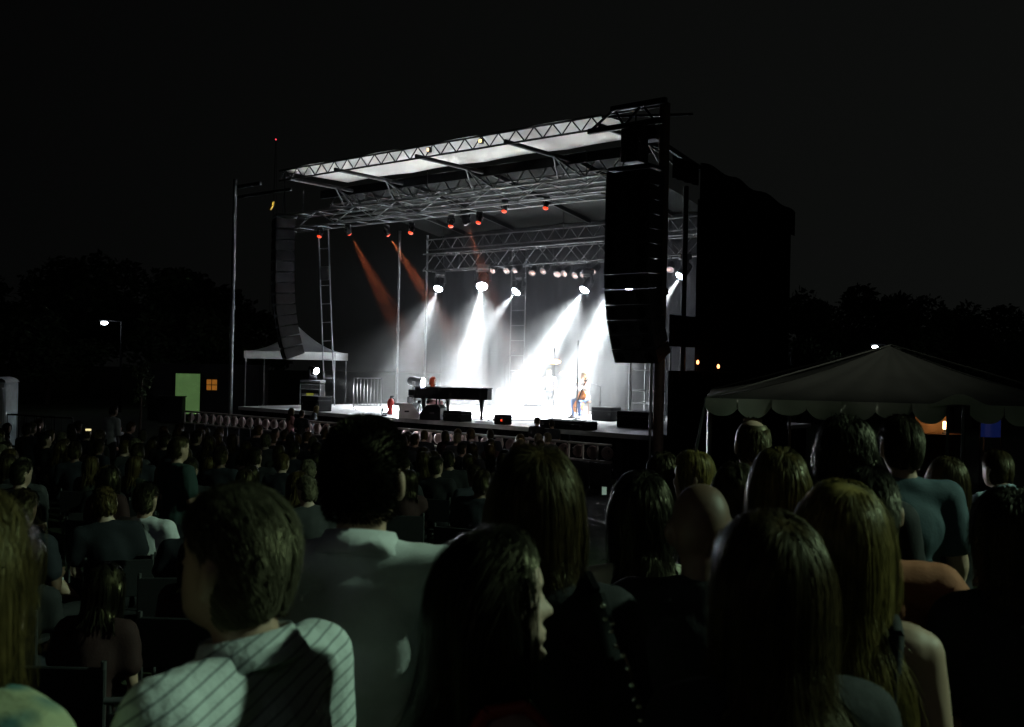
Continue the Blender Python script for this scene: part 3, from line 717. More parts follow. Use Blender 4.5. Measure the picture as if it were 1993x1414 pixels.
def crowd_panel(label, base, rz, w=1.2, h=1.05, m=None, name='crowd_barrier', group=None, bars=7):
    m = m or M['alu_dull']
    e = empty(name, base, rz); tag(e, label, 'barrier', group)
    for z in (0.16, h): rod('rail', (-w / 2, 0, z), (w / 2, 0, z), 0.02, m, e)
    for s in (-1, 1):
        rod('end_post', (s * w / 2, 0, 0.02), (s * w / 2, 0, h), 0.02, m, e)
        rod('foot', (s * w * 0.4, -0.28, 0.02), (s * w * 0.4, 0.28, 0.02), 0.02, m, e)
    for k in range(bars): rod('bar', (-w / 2 + w * (k + 1) / (bars + 1), 0, 0.16), (-w / 2 + w * (k + 1) / (bars + 1), 0, h), 0.009, m, e)
    return e
crowd_panel('upright barred metal barrier standing on the far part of the stage', S(13.4, 2.6, FZ), R(4), 0.95, 1.12)
fe = empty('fire_extinguisher', SF(760, 806), 0); tag(fe, 'small red fire extinguisher on the stage by the glare-white monitor', 'extinguisher')
MB().lathe([(0.10, 0.0), (0.11, 0.02), (0.11, 0.42), (0.07, 0.50), (0.03, 0.52)], 16).build('cylinder_body', M['red_paint'], fe)
MB().tube((0, 0, 0.52), (0, 0, 0.58), 0.02).box((0.05, 0, 0.59), (0.14, 0.02, 0.02)).path([(0.04, 0, 0.55), (0.12, 0, 0.5), (0.13, 0, 0.2)], 0.012).build('valve_and_hose', M['black_metal'], fe)
# effect machine on a tripod behind the pianist
se = empty('stage_fog_machine', SF(816, 806), R(30)); tag(se, 'small pale machine on a stand at the foot of the piano', 'fog machine')
MB().bbox((0, 0, 0.46), (0.42, 0.2, 0.16), 0.03).build('housing', M['alu'], se)
for a in range(3): rod('leg', (0, 0, 0.4), (0.2 * math.cos(a * 2.1), 0.2 * math.sin(a * 2.1), 0), 0.015, M['alu'], se)

# ---------------------------------------------------------------- barricade before the stage
def barricade(u, label, i):
    e = empty('stage_barricade', S(u, -2.5, 0.0), SROT); tag(e, label, 'barrier', 'barricade sections before the stage')
    W_ = 1.2
    rod('top_rail', (-W_ / 2, 0, 1.12), (W_ / 2, 0, 1.12), 0.03, M['rail_pink'], e, 8)
    MB().bbox((0, 0, 0.74), (W_, 0.06, 0.05), 0.01).build('lower_rail', M['rail_pink'], e)
    for k in range(3):
        x = -W_ / 2 + 0.02 + k * 0.4
        MB().bbox((x, 0, 0.93), (0.035, 0.05, 0.36), 0.008).build('upright', M['rail_pink'], e)
        MB().ell((x + 0.2, 0.10, 0.93), (0.165, 0.07, 0.15), 14, 8).build('glint_bulge', M['pink_glint'], e)  # reflections in each bay built as pink bulges
    for k in range(2):
        MB().box((-0.3 + k * 0.6, 0.02, 0.40), (0.56, 0.02, 0.62)).build('kick_plate', M['panel_grey'], e)
    MB().box((0, 0.3, 0.03), (W_ - 0.02, 0.6, 0.02)).build('step_plate', M['alu_dull'], e)
    for s in (-1, 1): rod('back_brace', (s * 0.5, 0.03, 1.0), (s * 0.5, 0.58, 0.04), 0.02, M['alu_dull'], e)
for i in range(14):
    u = 0.3 + i * 1.215
    barricade(u, 'silver barricade section with pinkish reflections modelled in its bays before the stage', i)
for i, (px, d) in enumerate(((8, 30), (42, 29.6), (76, 29.2), (110, 28.8))):
    b = pt(px, 850, d)
    crowd_panel('dim barred crowd barrier in the row beyond the seated crowd at the far left', (b.x, b.y, 0), R(-12), 1.0, 1.1, M['steel_dark'], group='dim crowd barriers at the far left', bars=2)

# cables, set lists, a music stand and spare instruments lying about on the deck
for i, (a, b, c) in enumerate((((9.4, 1.2), (8.3, 0.9), (6.9, 1.6)), ((6.6, 1.2), (5.9, 2.4), (6.1, 4.2)), ((10.8, 2.2), (11.8, 3.4), (12.4, 5.2)), ((4.6, 2.0), (5.4, 3.0), (5.2, 4.4)))):
    pts_ = []
    for t in np.linspace(0, 1, 13):
        q_ = Vector((a[0], a[1])).lerp(Vector((b[0], b[1])), t).lerp(Vector((b[0], b[1])).lerp(Vector((c[0], c[1])), t), t)
        pts_.append(S(q_.x + 0.08 * math.sin(9 * t + i), q_.y + 0.06 * math.cos(7 * t), FZ + 0.013))
    cbl = MB().path(pts_, 0.012, 5).build('stage_cable', M['black_cloth']); tag(cbl, ['black cable snaking past the piano', 'black cable running from the stage edge to the cello player', 'black cable snaking back behind the piano', 'black cable curling through the near wing'][i], 'cable')
amp = empty('guitar_amplifier', S(10.9, 7.2, FZ), SROT); tag(amp, 'black amplifier with pale grille cloth behind the piano tail', 'amplifier')
MB().bbox((0, 0, 0.42), (0.70, 0.34, 0.80), 0.03).build('cabinet', M['case'], amp)
MB().box((0, -0.176, 0.36), (0.60, 0.012, 0.54)).build('grille', M['alu_dull'], amp); MB().box((0, -0.176, 0.73), (0.60, 0.012, 0.10)).build('control_panel', M['alu'], amp)
# ---------------------------------------------------------------- white canopy beyond the far side of the stage
def base_at(px, d): 
    p = pt(px, 707, d); return Vector((p.x, p.y, ground_z(d)))
cb = base_at(580, 41.0)
pc = empty('pop_up_canopy', cb, R(2)); tag(pc, 'white peaked pop-up canopy beyond the far side of the stage', 'canopy')
E_, TZ, EZ, VZ = 1.78, 4.25, 3.22, 2.92
def pc_roof(a, b):
    ang = 2 * math.pi * a; c, s_ = math.cos(ang), math.sin(ang)
    k = E_ / max(abs(c), abs(s_)); t = max(b, 0.001)
    return (c * k * t, s_ * k * t, EZ + (TZ - EZ) * (1 - t) ** 1.9)
MB().grid(pc_roof, 48, 12).build('roof', M['white_vinyl'], pc)
for k in range(4):
    a = k * math.pi / 2
    MB().box((0, -E_ - 0.005, (EZ + VZ) / 2), (2 * E_ - 0.02, 0.012, EZ - VZ), None).build('valance', M['white_vinyl'], pc, (0, 0, 0), (0, 0, a))
for sx in (-1, 1):
    for sy in (-1, 1): rod('leg', (sx * (E_ - 0.05), sy * (E_ - 0.05), 0), (sx * (E_ - 0.05), sy * (E_ - 0.05), EZ), 0.03, M['alu'], pc, 8)

# ---------------------------------------------------------------- lit cabin far left
M['lit_green'] = mat('lit_green_wall', (0.3, 0.45, 0.15), 0.6, emit=(0.30, 0.60, 0.20), es=0.16, var=0.25, scale=1.5)
M['lit_orange'] = mat('lit_orange_pane', (0.5, 0.25, 0.05), 0.5, emit=(1.0, 0.36, 0.05), es=0.20, var=0.3, scale=20)
cbn = empty('site_cabin', base_at(385, 46.0), R(4)); tag(cbn, 'dark site cabin with glowing green panel and small orange window', 'cabin')
k46 = 46.0 / F_PX
def cz(py, px=370): return pt(px, py, 46.0).z
x0 = lambda px: (px - 385) * k46
MB().box((0.2, 1.55, 1.25), (5.0, 2.5, 2.5)).box((0.2, 1.55, 2.56), (5.2, 2.7, 0.12)).build('wall', M['black_metal'], cbn)
MB().box((x0(364), 0.27, (cz(727) + cz(806)) / 2), (48 * k46, 0.04, cz(727) - cz(806))).build('green_glow_panel', M['lit_green'], cbn)  # plain green panel with its own emission
MB().box((x0(364), 0.24, cz(722)), (52 * k46, 0.12, 0.08)).build('panel_hood', M['steel_dark'], cbn)
for q in (340, 389): MB().box((x0(q), 0.24, (cz(727) + cz(806)) / 2), (0.04, 0.1, cz(727) - cz(806))).build('panel_jamb', M['steel_dark'], cbn)
for j, s in enumerate((-1, 1)):
    for i, t in enumerate((-1, 1)):
        MB().box((x0(410) + s * 5.2 * k46, 0.27, cz(748) + t * 5.5 * k46), (9 * k46, 0.03, 9.5 * k46)).build('pane', M['lit_orange'], cbn)
MB().box((x0(410), 0.255, cz(748)), (1.2 * k46, 0.05, 24 * k46)).box((x0(410), 0.255, cz(748)), (22 * k46, 0.05, 1.2 * k46)).build('window_frame', M['steel_dark'], cbn)
st = MB().bbox((0, 0, 0.6), (1.1, 0.5, 1.2), 0.03).box((0, 0, 1.22), (1.16, 0.56, 0.05)).build('ticket_counter', M['black_metal'], None, base_at(337, 45.0) + Vector((0, 0, cz(770) - 1.25 - ground_z(45)))); st.scale = (0.95, 1, 1)
st.location.z = ground_z(45); st.scale = (0.95, 1, (cz(769)) / 1.25); tag(st, 'dark counter box before the glowing green panel', 'counter')
# ---------------------------------------------------------------- portable toilet at the left edge
pb = base_at(4, 30.0)
tl = empty('portable_toilet', pb, R(6)); tag(tl, 'pale grey portable toilet with rounded roof at the left edge', 'portable toilet')
MB().bbox((0, 0, 1.05), (0.62 * 1.0, 1.0, 2.0), 0.04).build('cabin_shell', mat('toilet_plastic', (0.40, 0.47, 0.46), 0.6), tl)
def tdome(a, b): return (-0.33 + 0.66 * a, -0.52 + 1.04 * b, 2.05 + 0.16 * math.sin(math.pi * a) ** 0.6)
MB().grid(tdome, 12, 4).build('roof', mat('toilet_roof', (0.62, 0.64, 0.63), 0.6), tl)
MB().bbox((0, -0.505, 1.0), (0.5, 0.03, 1.8), 0.01).build('door', mat('toilet_plastic', (0.40, 0.47, 0.46), 0.6), tl)
# ---------------------------------------------------------------- street lamps
def street_lamp(label, px, py, d, r, col, power, es):
    h = pt(px, py, d); g = ground_z(d)
    e = empty('street_lamp', (h.x, h.y, g)); tag(e, label, 'street lamp')
    H = h.z - g
    MB().tube((0.9, 0, 0), (0.9, 0, H + 0.1), 0.08, 0.05, 10).tube((0.9, 0, H + 0.08), (0.05, 0, H + 0.16), 0.035).build('pole', M['steel_dark'], e)
    MB().bbox((0, 0, H + 0.14), (0.5, 0.26, 0.12), 0.03).build('lamp_housing', M['steel_dark'], e)
    MB().ell((0, 0, H), (r, r * 0.6, r * 0.55), 14, 8).build('globe', mat('street_globe_' + str(px), (0.9, 0.9, 0.9), 0.3, emit=col, es=es, var=0), e)
    L = bpy.data.lights.new('street_lamp_light', 'POINT'); L.energy = power; L.color = col; L.shadow_soft_size = 0.2
    o = bpy.data.objects.new('street_lamp_light', L); COL.objects.link(o); o.parent = e; o.location = (0, -0.3, H - 0.35)
street_lamp('bluish white street lamp glowing before the dark trees on the left', 203, 628, 52.0, 0.19, (0.80, 0.90, 1.0), 12, 14)
street_lamp('bluish white street lamp glowing behind the big tent', 1703, 675, 48.0, 0.15, (0.80, 0.92, 1.0), 8, 14)
# ---------------------------------------------------------------- far red beacon
bp = pt(537, 271, 300)
rm = empty('radio_mast', (bp.x, bp.y, 0)); tag(rm, 'faraway dark radio mast topped by a tiny red beacon', 'mast')
for k in range(3):
    a = k * 2.094
    rod('leg', (1.6 * math.cos(a), 1.6 * math.sin(a), 0), (0.15 * math.cos(a), 0.15 * math.sin(a), bp.z - 0.2), 0.05, M['steel_dark'], rm)
MB().ell((0, 0, bp.z), (0.22, 0.22, 0.26), 10, 6).build('beacon', mat('beacon_red', (0.5, 0.02, 0.02), 0.3, emit=(1.0, 0.06, 0.09), es=1.5, var=0), rm)

# ---------------------------------------------------------------- trees
def leaf_mesh(nm, n, rx, rz, size, seed, clumps=26):
    g = np.random.default_rng(seed)
    cc = g.normal(size=(clumps, 3)); cc /= np.linalg.norm(cc, axis=1)[:, None]; cc *= g.uniform(0.35, 0.95, (clumps, 1)) * np.array([rx, rx, rz])
    cr = g.uniform(0.22, 0.42, clumps) * rx
    ci = g.integers(0, clumps, n)
    d = g.normal(size=(n, 3)); d /= np.linalg.norm(d, axis=1)[:, None]
    p = cc[ci] + d * (cr[ci] * g.uniform(0.5, 1.05, n))[:, None]
    a = g.normal(size=(n, 3)); a /= np.linalg.norm(a, axis=1)[:, None]
    b = np.cross(a, g.normal(size=(n, 3))); b /= np.linalg.norm(b, axis=1)[:, None]
    s = (size * g.uniform(0.6, 1.3, n))[:, None]
    v = np.stack([p - a * s, p - b * s * 0.5, p + a * s, p + b * s * 0.5], 1).reshape(-1, 3)
    f = np.arange(4 * n).reshape(-1, 4)
    me = bpy.data.meshes.new(nm); me.from_pydata(v.tolist(), [], f.tolist()); me.materials.append(M['leaf']); return me
LEAVES = [leaf_mesh('crown', 5200, 3.6, 3.4, 0.24, 11 + k) for k in range(3)]
def trunk_mesh(seed):
    r_ = random.Random(seed); mb = MB(); z = 0; p = Vector((0, 0, 0)); rr = 0.30
    for k in range(5):
        q = p + Vector((r_.uniform(-.12, .12), r_.uniform(-.12, .12), 1.1)); mb.tube(p, q, rr, rr * 0.85, 9, False); p = q; rr *= 0.85
        if k >= 2:
            for j in range(3):
                a = r_.uniform(0, 6.28); L = r_.uniform(1.6, 2.8)
                mb.tube(p, p + Vector((L * math.cos(a), L * math.sin(a), r_.uniform(0.8, 2.0))), rr * 0.5, 0.03, 6, False)
    return mb.mesh('trunk', M['bark'])
TRUNKS = [trunk_mesh(k) for k in range(3)]
def tree(label, px, ptop, d, wpx, k, group):
    top = pt(px, ptop, d); g = ground_z(d); h = top.z - g
    e = empty('broadleaf_tree', (top.x, top.y, g), random.uniform(0, 6.28)); tag(e, label, 'tree', group)
    rad = wpx * d / F_PX / 2
    place('trunk', TRUNKS[k % 3], e, scale=(h / 10, h / 10, h / 9))
    place('crown', LEAVES[k % 3], e, (0, 0, h - h * 0.42), scale=(rad / 4.2, rad / 4.2, h * 0.42 / 4.3))
ORD_ = ['first', 'second', 'third', 'fourth', 'fifth', 'sixth', 'seventh']
tl_spec = [(30, 520, 66, 330), (170, 478, 74, 300), (300, 482, 70, 320), (420, 520, 80, 280), (95, 600, 58, 260), (350, 575, 60, 260), (500, 600, 62, 220)]
for i, (px, py, d, w) in enumerate(tl_spec):
    tree('dark leafy tree, ' + ORD_[sorted(q[0] for q in tl_spec).index(px)] + ' from the left in the treeline left of the stage', px, py, d, w, i, 'night treeline left of the stage')
tr_spec = [(1600, 545, 60, 220), (1690, 530, 64, 250), (1800, 560, 58, 240), (1905, 575, 55, 240), (1990, 570, 60, 260), (1560, 640, 50, 190), (1855, 640, 52, 240)]
for i, (px, py, d, w) in enumerate(tr_spec):
    tree('dark leafy tree, ' + ORD_[sorted(q[0] for q in tr_spec).index(px)] + ' from the left in the treeline behind the tent', px, py, d, w, i + 1, 'night treeline behind the big tent')
# the young slim tree catching light before the cabin
SAP = leaf_mesh('crown', 900, 0.5, 0.85, 0.075, 91, 16)
g27 = pt(275, 690, 33.0)
sap = empty('young_tree', (g27.x, g27.y, ground_z(33))); tag(sap, 'young slim tree faintly lit beside the cabin', 'tree')
hs = g27.z - ground_z(33)
MB().tube((0, 0, 0), (0.05, 0, hs * 0.8), 0.05, 0.02, 8).build('trunk', M['bark'], sap)
place('crown', SAP, sap, (0, 0, hs - 0.95), scale=(0.75, 0.75, 1.0))

# ---------------------------------------------------------------- right of the stage: loading frame, table lamps
ls = empty('loading_frame', base_at(1485, 33.0), R(-8)); tag(ls, 'dim metal loading frame with twin uprights beyond the stage', 'scaffold')
k33 = 33.0 / F_PX
def lz(py): return pt(1485, py, 33.0).z - ground_z(33)
for px in (1437, 1462, 1510, 1523): rod('upright', ((px - 1485) * k33, 0, 0), ((px - 1485) * k33, 0, lz(672 if px > 1500 else 690)), 0.045 if px > 1500 else 0.03, M['alu_dull'], ls, 8)
rod('brace', ((1537 - 1485) * k33, 0, lz(682)), ((1543 - 1485) * k33, 0.5, lz(708)), 0.03, M['alu'], ls)
for py in (678, 690): rod('beam', ((1435 - 1485) * k33, 0, lz(py)), ((1540 - 1485) * k33, 0, lz(py)), 0.02, M['alu_dull'], ls)
MB().box(((1417 - 1485) * k33, 0.3, lz(690) / 2), (0.45, 0.3, lz(690))).build('panel', M['alu_dull'], ls)
tb = base_at(1380, 25.5)
tab = empty('side_table', tb, R(-4)); tag(tab, 'dark table bearing two small orange lamps beside the stage', 'table')
th = pt(1380, 721, 25.5).z - ground_z(25.5)
MB().bbox((0, 0, th - 0.03), (1.2, 0.5, 0.05), 0.01).build('table_top', M['wood_dark'], tab)
for sx in (-1, 1):
    for sy in (-1, 1): rod('leg', (sx * 0.52, sy * 0.2, 0), (sx * 0.52, sy * 0.2, th - 0.05), 0.025, M['steel_dark'], tab)
M['lens_orange'] = mat('orange_flame', (0.9, 0.5, 0.2), 0.3, emit=(1.0, 0.36, 0.12), es=5.0, var=0)
for px, py, nm in ((1358, 707, 'small orange lamp on the dark side table, the farther from the tent'), (1398, 716, 'small orange lamp on the dark side table, the nearer to the tent')):
    q = pt(px, py, 25.5)
    e = empty('lantern', (q.x, q.y, tb.z + th)); tag(e, nm, 'lamp', 'small orange lamps on the side table')
    hh = max(0.08, q.z - tb.z - th)
    MB().lathe([(0.04, 0), (0.045, 0.02), (0.02, 0.03), (0.02, hh)], 10).build('stem', M['steel_dark'], e)
    MB().ell((0, 0, hh + 0.03), (0.034, 0.034, 0.06), 10, 6).build('flame', M['lens_orange'], e)

M['tent_roof_shaded'] = mat('tent_vinyl_shaded', (0.13, 0.145, 0.12), 0.6, var=0.12, scale=1.2, bump=0.05, bscale=3)  # darker copy of the tent vinyl; the roof's shade is in its colour
# ---------------------------------------------------------------- big scalloped frame tent on the right
TY0 = 13.9
ek = TY0 / F_PX
def tx(px): return pt(px, 790, TY0).x
EZT = pt(1680, 783, TY0).z                       # eave line
X0, X1, Y0, Y1 = tx(1372), tx(2090), TY0, TY0 + 6.4
TA = R(-12); _ct, _st = math.cos(TA), math.sin(TA)
pk = pt(1722, 672, 16.4)
_hx = (X1 - X0) / 2
tent = empty('frame_tent', (X0 + _hx * _ct - 3.2 * _st, Y0 + _hx * _st + 3.2 * _ct, ground_z(17)), TA); tag(tent, 'big pale frame tent with scalloped valance to the right of the stage', 'tent')
ox, oy, oz = tent.location
gx, gy, gz = 0.35, 0.0, pk.z - oz
def lx(px):
    q = pt(px, 790, 1.0); r_ = q.x / q.y; t = (r_ * Y0 - X0) / (_ct - r_ * _st)      # local x on the front eave seen at photo column px
    return t - _hx
hx, hy = (X1 - X0) / 2, 3.2
EL = EZT - oz
def face(c0, c1):
    def fn(a, b):
        e0 = Vector((c0[0] + (c1[0] - c0[0]) * a, c0[1] + (c1[1] - c0[1]) * a, EL))
        p = e0.lerp(Vector((gx, gy, gz)), b)
        p.z -= 0.16 * math.sin(math.pi * b) * (0.6 + 0.4 * math.sin(math.pi * a)) - 0.015 * math.sin(a * 40) * (1 - b)
        return p
    return MB().grid(fn, 26, 14)
cs = [(-hx, -hy), (hx, -hy), (hx, hy), (-hx, hy)]
for k in range(4):
    face(cs[k], cs[(k + 1) % 4]).build('roof_panel', M['tent_roof_shaded'], tent)
    rod('hip_seam', (cs[k][0], cs[k][1], EL + 0.012), (gx, gy, gz + 0.012), 0.014, M['tent_roof_shaded'], tent)
def scallops(x_start, x_end, y, lbl):
    n = max(1, round((x_end - x_start) / 0.43)); w = (x_end - x_start) / n
    for k in range(n):
        def fn(a, b, k=k):
            x = x_start + w * (k + a); dep = 0.13 + (0.11 + 0.03 * math.sin(k * 2.3)) * (1 - abs(2 * a - 1 + 0.08 * math.sin(k * 1.7)) ** 2.6)
            return (x, y - 0.02 - 0.02 * math.sin(8 * x) - 0.05 * b * math.sin(k * 1.3 + 3 * a), EL + 0.02 - dep * b)
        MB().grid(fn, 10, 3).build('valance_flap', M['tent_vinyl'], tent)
gap0, gap1 = lx(1852), lx(1882)
scallops(-hx, gap0 - 0.05, -hy, 0); scallops(gap1 + 0.03, hx, -hy, 0)
def peak_fold(a, b):                             # lifted corner over the gap
    x = gap0 - 0.3 + (gap1 - gap0 + 0.6) * a
    return (x, -hy - 0.03, EL + 0.02 + 0.14 * math.sin(math.pi * a) ** 2 * (1 - b) - 0.05 * b * (1 - math.sin(math.pi * a)))
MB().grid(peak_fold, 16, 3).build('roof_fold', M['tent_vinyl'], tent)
for px in (1381, 1846, 1876, 2060):
    x = lx(px)
    rod('pole', (x, -hy + 0.02, 0), (x, -hy + 0.02, EL), 0.022, M['alu_dull'], tent, 8)
for x, y in ((-hx, hy), (0, hy), (hx, hy), (-hx, 0), (-hx * 0.4, hy), (hx * 0.3, hy - 0.4), (hx * 0.7, hy)):
    rod('pole', (x, y, 0), (x, y, EL), 0.025, M['alu_dull'], tent, 8)
rod('guy_rope', (-hx, -hy, EL), (-hx - 0.35, -hy - 0.5, 0), 0.012, M['alu_dull'], tent)
rod('guy_rope', (-hx, -hy, EL - 0.1), (-hx - 0.32, -hy - 0.4, 0.0), 0.012, M['alu_dull'], tent)
# lit booth and glowing blue banner under the tent
q = pt(1845, 852, 18.5)
bt = empty('vendor_booth', (q.x, q.y, ground_z(18.5)), R(6)); tag(bt, 'plywood vendor booth with small glowing lamp under the tent', 'booth')
bh = pt(1845, 812, 18.5).z - ground_z(18.5); bl = pt(1845, 846, 18.5).z - ground_z(18.5)
MB().box((0, 0.4, bl / 2), (0.85, 0.5, bl)).build('counter', M['wood_dark'], bt)
MB().box((-0.05, 0.55, (bh + bl) / 2 + 0.1), (0.62, 0.04, bh - bl + 0.25)).build('back_board', mat('plywood', (0.42, 0.24, 0.10), 0.7, scale=10), bt)
MB().lathe([(0.05, 0), (0.05, 0.02), (0.015, 0.03), (0.015, 0.08)], 10, (0.1, 0.3, bl)).build('lamp_base', M['steel_dark'], bt)
MB().bbox((0.10, 0.3, bl + 0.16), (0.055, 0.055, 0.15), 0.01).build('lamp_glass', mat('booth_lamp', (0.9, 0.7, 0.5), 0.3, emit=(1.0, 0.62, 0.30), es=6.0, var=0), bt)
L = bpy.data.lights.new('booth_lamp_light', 'POINT'); L.energy = 2.2; L.color = (1.0, 0.55, 0.25); L.shadow_soft_size = 0.05
o = bpy.data.objects.new('booth_lamp_light', L); COL.objects.link(o); o.parent = bt; o.location = (0.10, 0.22, bl + 0.2)
q = pt(1928, 850, 19.0)
cl = empty('blue_banner', (q.x, q.y, ground_z(19))); tag(cl, 'blue banner hanging under the tent, a glow put in its cloth', 'banner')
bz = pt(1928, 830, 19.0).z - ground_z(19)
MB().grid(lambda a, b: (-0.2 + 0.4 * a, 0.03 * math.sin(a * 9), bz + 0.22 - 0.42 * b), 10, 4).build('cloth', mat('glowing_banner_cloth', (0.03, 0.06, 0.30), 0.7, emit=(0.05, 0.10, 0.6), es=0.05), cl)  # emission put in the cloth so that the banner looks lit
for s in (-1, 1): rod('pole', (s * 0.2, 0, 0), (s * 0.2, 0, bz + 0.24), 0.012, M['steel_dark'], cl)

# ---------------------------------------------------------------- floodlight mast that lights the lawn (stands behind the audience)
fm = Vector((14.5, 4.4, 0)); FH = 10.2
fe2 = empty('floodlight_mast', (fm.x, fm.y, ground_z(4.4))); tag(fe2, 'tall floodlight mast standing behind the audience', 'floodlight')
MB().tube((0, 0, 0), (0, 0, FH), 0.12, 0.07, 12).tube((-0.6, 0, FH), (0.6, 0, FH), 0.04).build('pole', M['steel_dark'], fe2)
tgt = Vector((-0.8, 2.4, 1.8))
dv = (tgt - Vector((fm.x, fm.y, ground_z(4.4) + FH))).normalized()
Rf = dv.to_track_quat('Z', 'Y').to_matrix()
for s in (-0.45, 0.45):
    MB().lathe([(0.08, -0.3), (0.2, -0.22), (0.26, 0.0)], 16, (s, 0, FH), Rf).build('lamp_housing', M['steel_dark'], fe2)
    MB().lathe([(0.25, 0), (0.24, 0.015), (0.01, 0.02)], 16, Vector((s, 0, FH)) + dv * 0.0, Rf).build('lamp_glass', mat('mercury_glass', (0.8, 0.9, 0.8), 0.3, emit=(0.72, 1.0, 0.78), es=8, var=0), fe2)
point_spot('floodlight_beam', (0, 0, FH) + dv * 0.35 if False else Vector((0, 0, FH)) + dv * 0.35, Vector((0, 0, FH)) + dv * 5, 7400, R(88), (0.64, 1.0, 0.70), 1.0, 0.22, fe2)

tg2 = Vector((-5.5, 27.5, 0.0)); d2 = (tg2 - Vector((fm.x, fm.y, ground_z(4.4) + FH))).normalized()
MB().lathe([(0.08, -0.3), (0.2, -0.22), (0.26, 0.0)], 16, (0, 0.1, FH - 0.6), d2.to_track_quat('Z', 'Y').to_matrix()).build('lamp_housing', M['steel_dark'], fe2)  # extra head added to the mast to brighten the barricade
point_spot('floodlight_beam', Vector((0, 0.1, FH - 0.6)) + d2 * 0.35, Vector((0, 0.1, FH - 0.6)) + d2 * 5, 1300, R(28), (0.95, 0.92, 0.82), 0.8, 0.2, fe2)
# ---------------------------------------------------------------- follow-spot tower behind the audience
ft = Vector((-7.5, -14.0, ground_z(-14)))
fo = empty('followspot_tower', ft); tag(fo, 'scaffold tower with two follow spots standing behind the audience', 'tower')
for sx in (-1, 1):
    for sy in (-1, 1): rod('upright', (sx * 0.8, sy * 0.8, 0), (sx * 0.8, sy * 0.8, 6.6), 0.03, M['alu_dull'], fo)
for z in (1.6, 3.2, 4.8):
    for s in (-1, 1):
        rod('ledger', (-0.8, s * 0.8, z), (0.8, s * 0.8, z), 0.025, M['alu_dull'], fo); rod('ledger', (s * 0.8, -0.8, z), (s * 0.8, 0.8, z), 0.025, M['alu_dull'], fo)
MB().box((0, 0, 5.4), (1.7, 1.7, 0.06)).build('platform', M['wood_dark'], fo)
for s, tg_, en_, sz_ in ((-0.4, piano.matrix_basis @ Vector((-1.35, 0.34, 1.1)), 28000, 1.9), (0.4, S(7.6, 5.9, FZ + 1.25), 70000, 3.9)):
    c_ = Vector((s, 0.3, 6.7)); d_ = (tg_ - ft - c_).normalized(); Rq = d_.to_track_quat('Z', 'Y').to_matrix()
    MB().lathe([(0.10, -0.6), (0.16, -0.5), (0.16, 0.1), (0.13, 0.5)], 16, c_, Rq).build('followspot_body', M['black_metal'], fo)
    MB().lathe([(0.12, 0), (0.11, 0.01), (0.01, 0.015)], 16, c_ + d_ * 0.5, Rq).build('followspot_lens', M['lens_white'], fo)
    rod('followspot_stand', (s, 0.3, 5.42), c_, 0.03, M['black_metal'], fo)
    point_spot('followspot_beam', c_ + d_ * 0.6, c_ + d_ * 9, en_, R(sz_), (1.0, 0.96, 0.90), 0.5, 0.1, fo)
# ---------------------------------------------------------------- people: one continuous body mesh each; hair and clothes as children
_HZ = [-.120, -.112, -.100, -.085, -.065, -.045, -.025, -.005, .0]
_HF = [.045, .066, .077, .079, .081, .082, .081, .079, .080]
_HB = [-.01, .012, .030, .048, .066, .080, .090, .094, .095]
_HX = [.018, .035, .047, .056, .063, .069, .074, .078, .079]
def head_points(nu=44, nv=46):
    """closed head surface, centre at mid height, facing +y, about 0.24 tall"""
    vs = []
    for j in range(nv + 1):
        z = 0.12 * math.cos(math.pi * j / nv)
        if z > 0:
            q = max(0.0, 1 - (z / 0.12) ** 2.5) ** 0.47; F, B, X = 0.080 * q + 0.012 * math.exp(-((z - 0.045) / 0.03) ** 2), 0.096 * q, 0.079 * q
        else:
            F, B, X = (float(np.interp(z, _HZ, t)) for t in (_HF, _HB, _HX))
        if j in (0, nv): F = B = X = 0.0005
        for i in range(nu):
            a = 2 * math.pi * i / nu; c, s_ = math.cos(a), math.sin(a)
            x = X * math.copysign(abs(c) ** 0.9, c)
            y = (F if s_ > 0 else B) * math.copysign(abs(s_) ** 0.85, s_)
            if j not in (0, nv) and s_ > 0:
                g = lambda cx, cz_, sx, sz: math.exp(-((x - cx) / sx) ** 2 - ((z - cz_) / sz) ** 2)
                if z > -0.030: nz = max(0.0, 1 - (z + 0.030) / 0.044)
                else: nz = max(0.0, 1 - (-0.030 - z) / 0.013)
                wd = 0.010 + 0.006 * max(0.0, min(1.0, (0.0 - z) / 0.03))
                y += 0.031 * nz ** 0.9 * math.exp(-(x / wd) ** 2)
                y -= 0.012 * (g(0.033, 0.006, 0.015, 0.011) + g(-0.033, 0.006, 0.015, 0.011))
                y += 0.006 * g(0, 0.024, 0.045, 0.009)
                y += 0.010 * g(0, -0.061, 0.021, 0.0065) + 0.009 * g(0, -0.075, 0.018, 0.0065)
                y -= 0.004 * g(0, -0.087, 0.03, 0.006)
                y += 0.013 * g(0, -0.104, 0.022, 0.013)
            vs.append(Vector((x, y, z)))
    fs = []
    for j in range(nv):
        for i in range(nu):
            a, b = j * nu + i, j * nu + (i + 1) % nu
            fs.append((a, a + nu, b + nu, b))
    return vs, fs
HEAD = head_points()
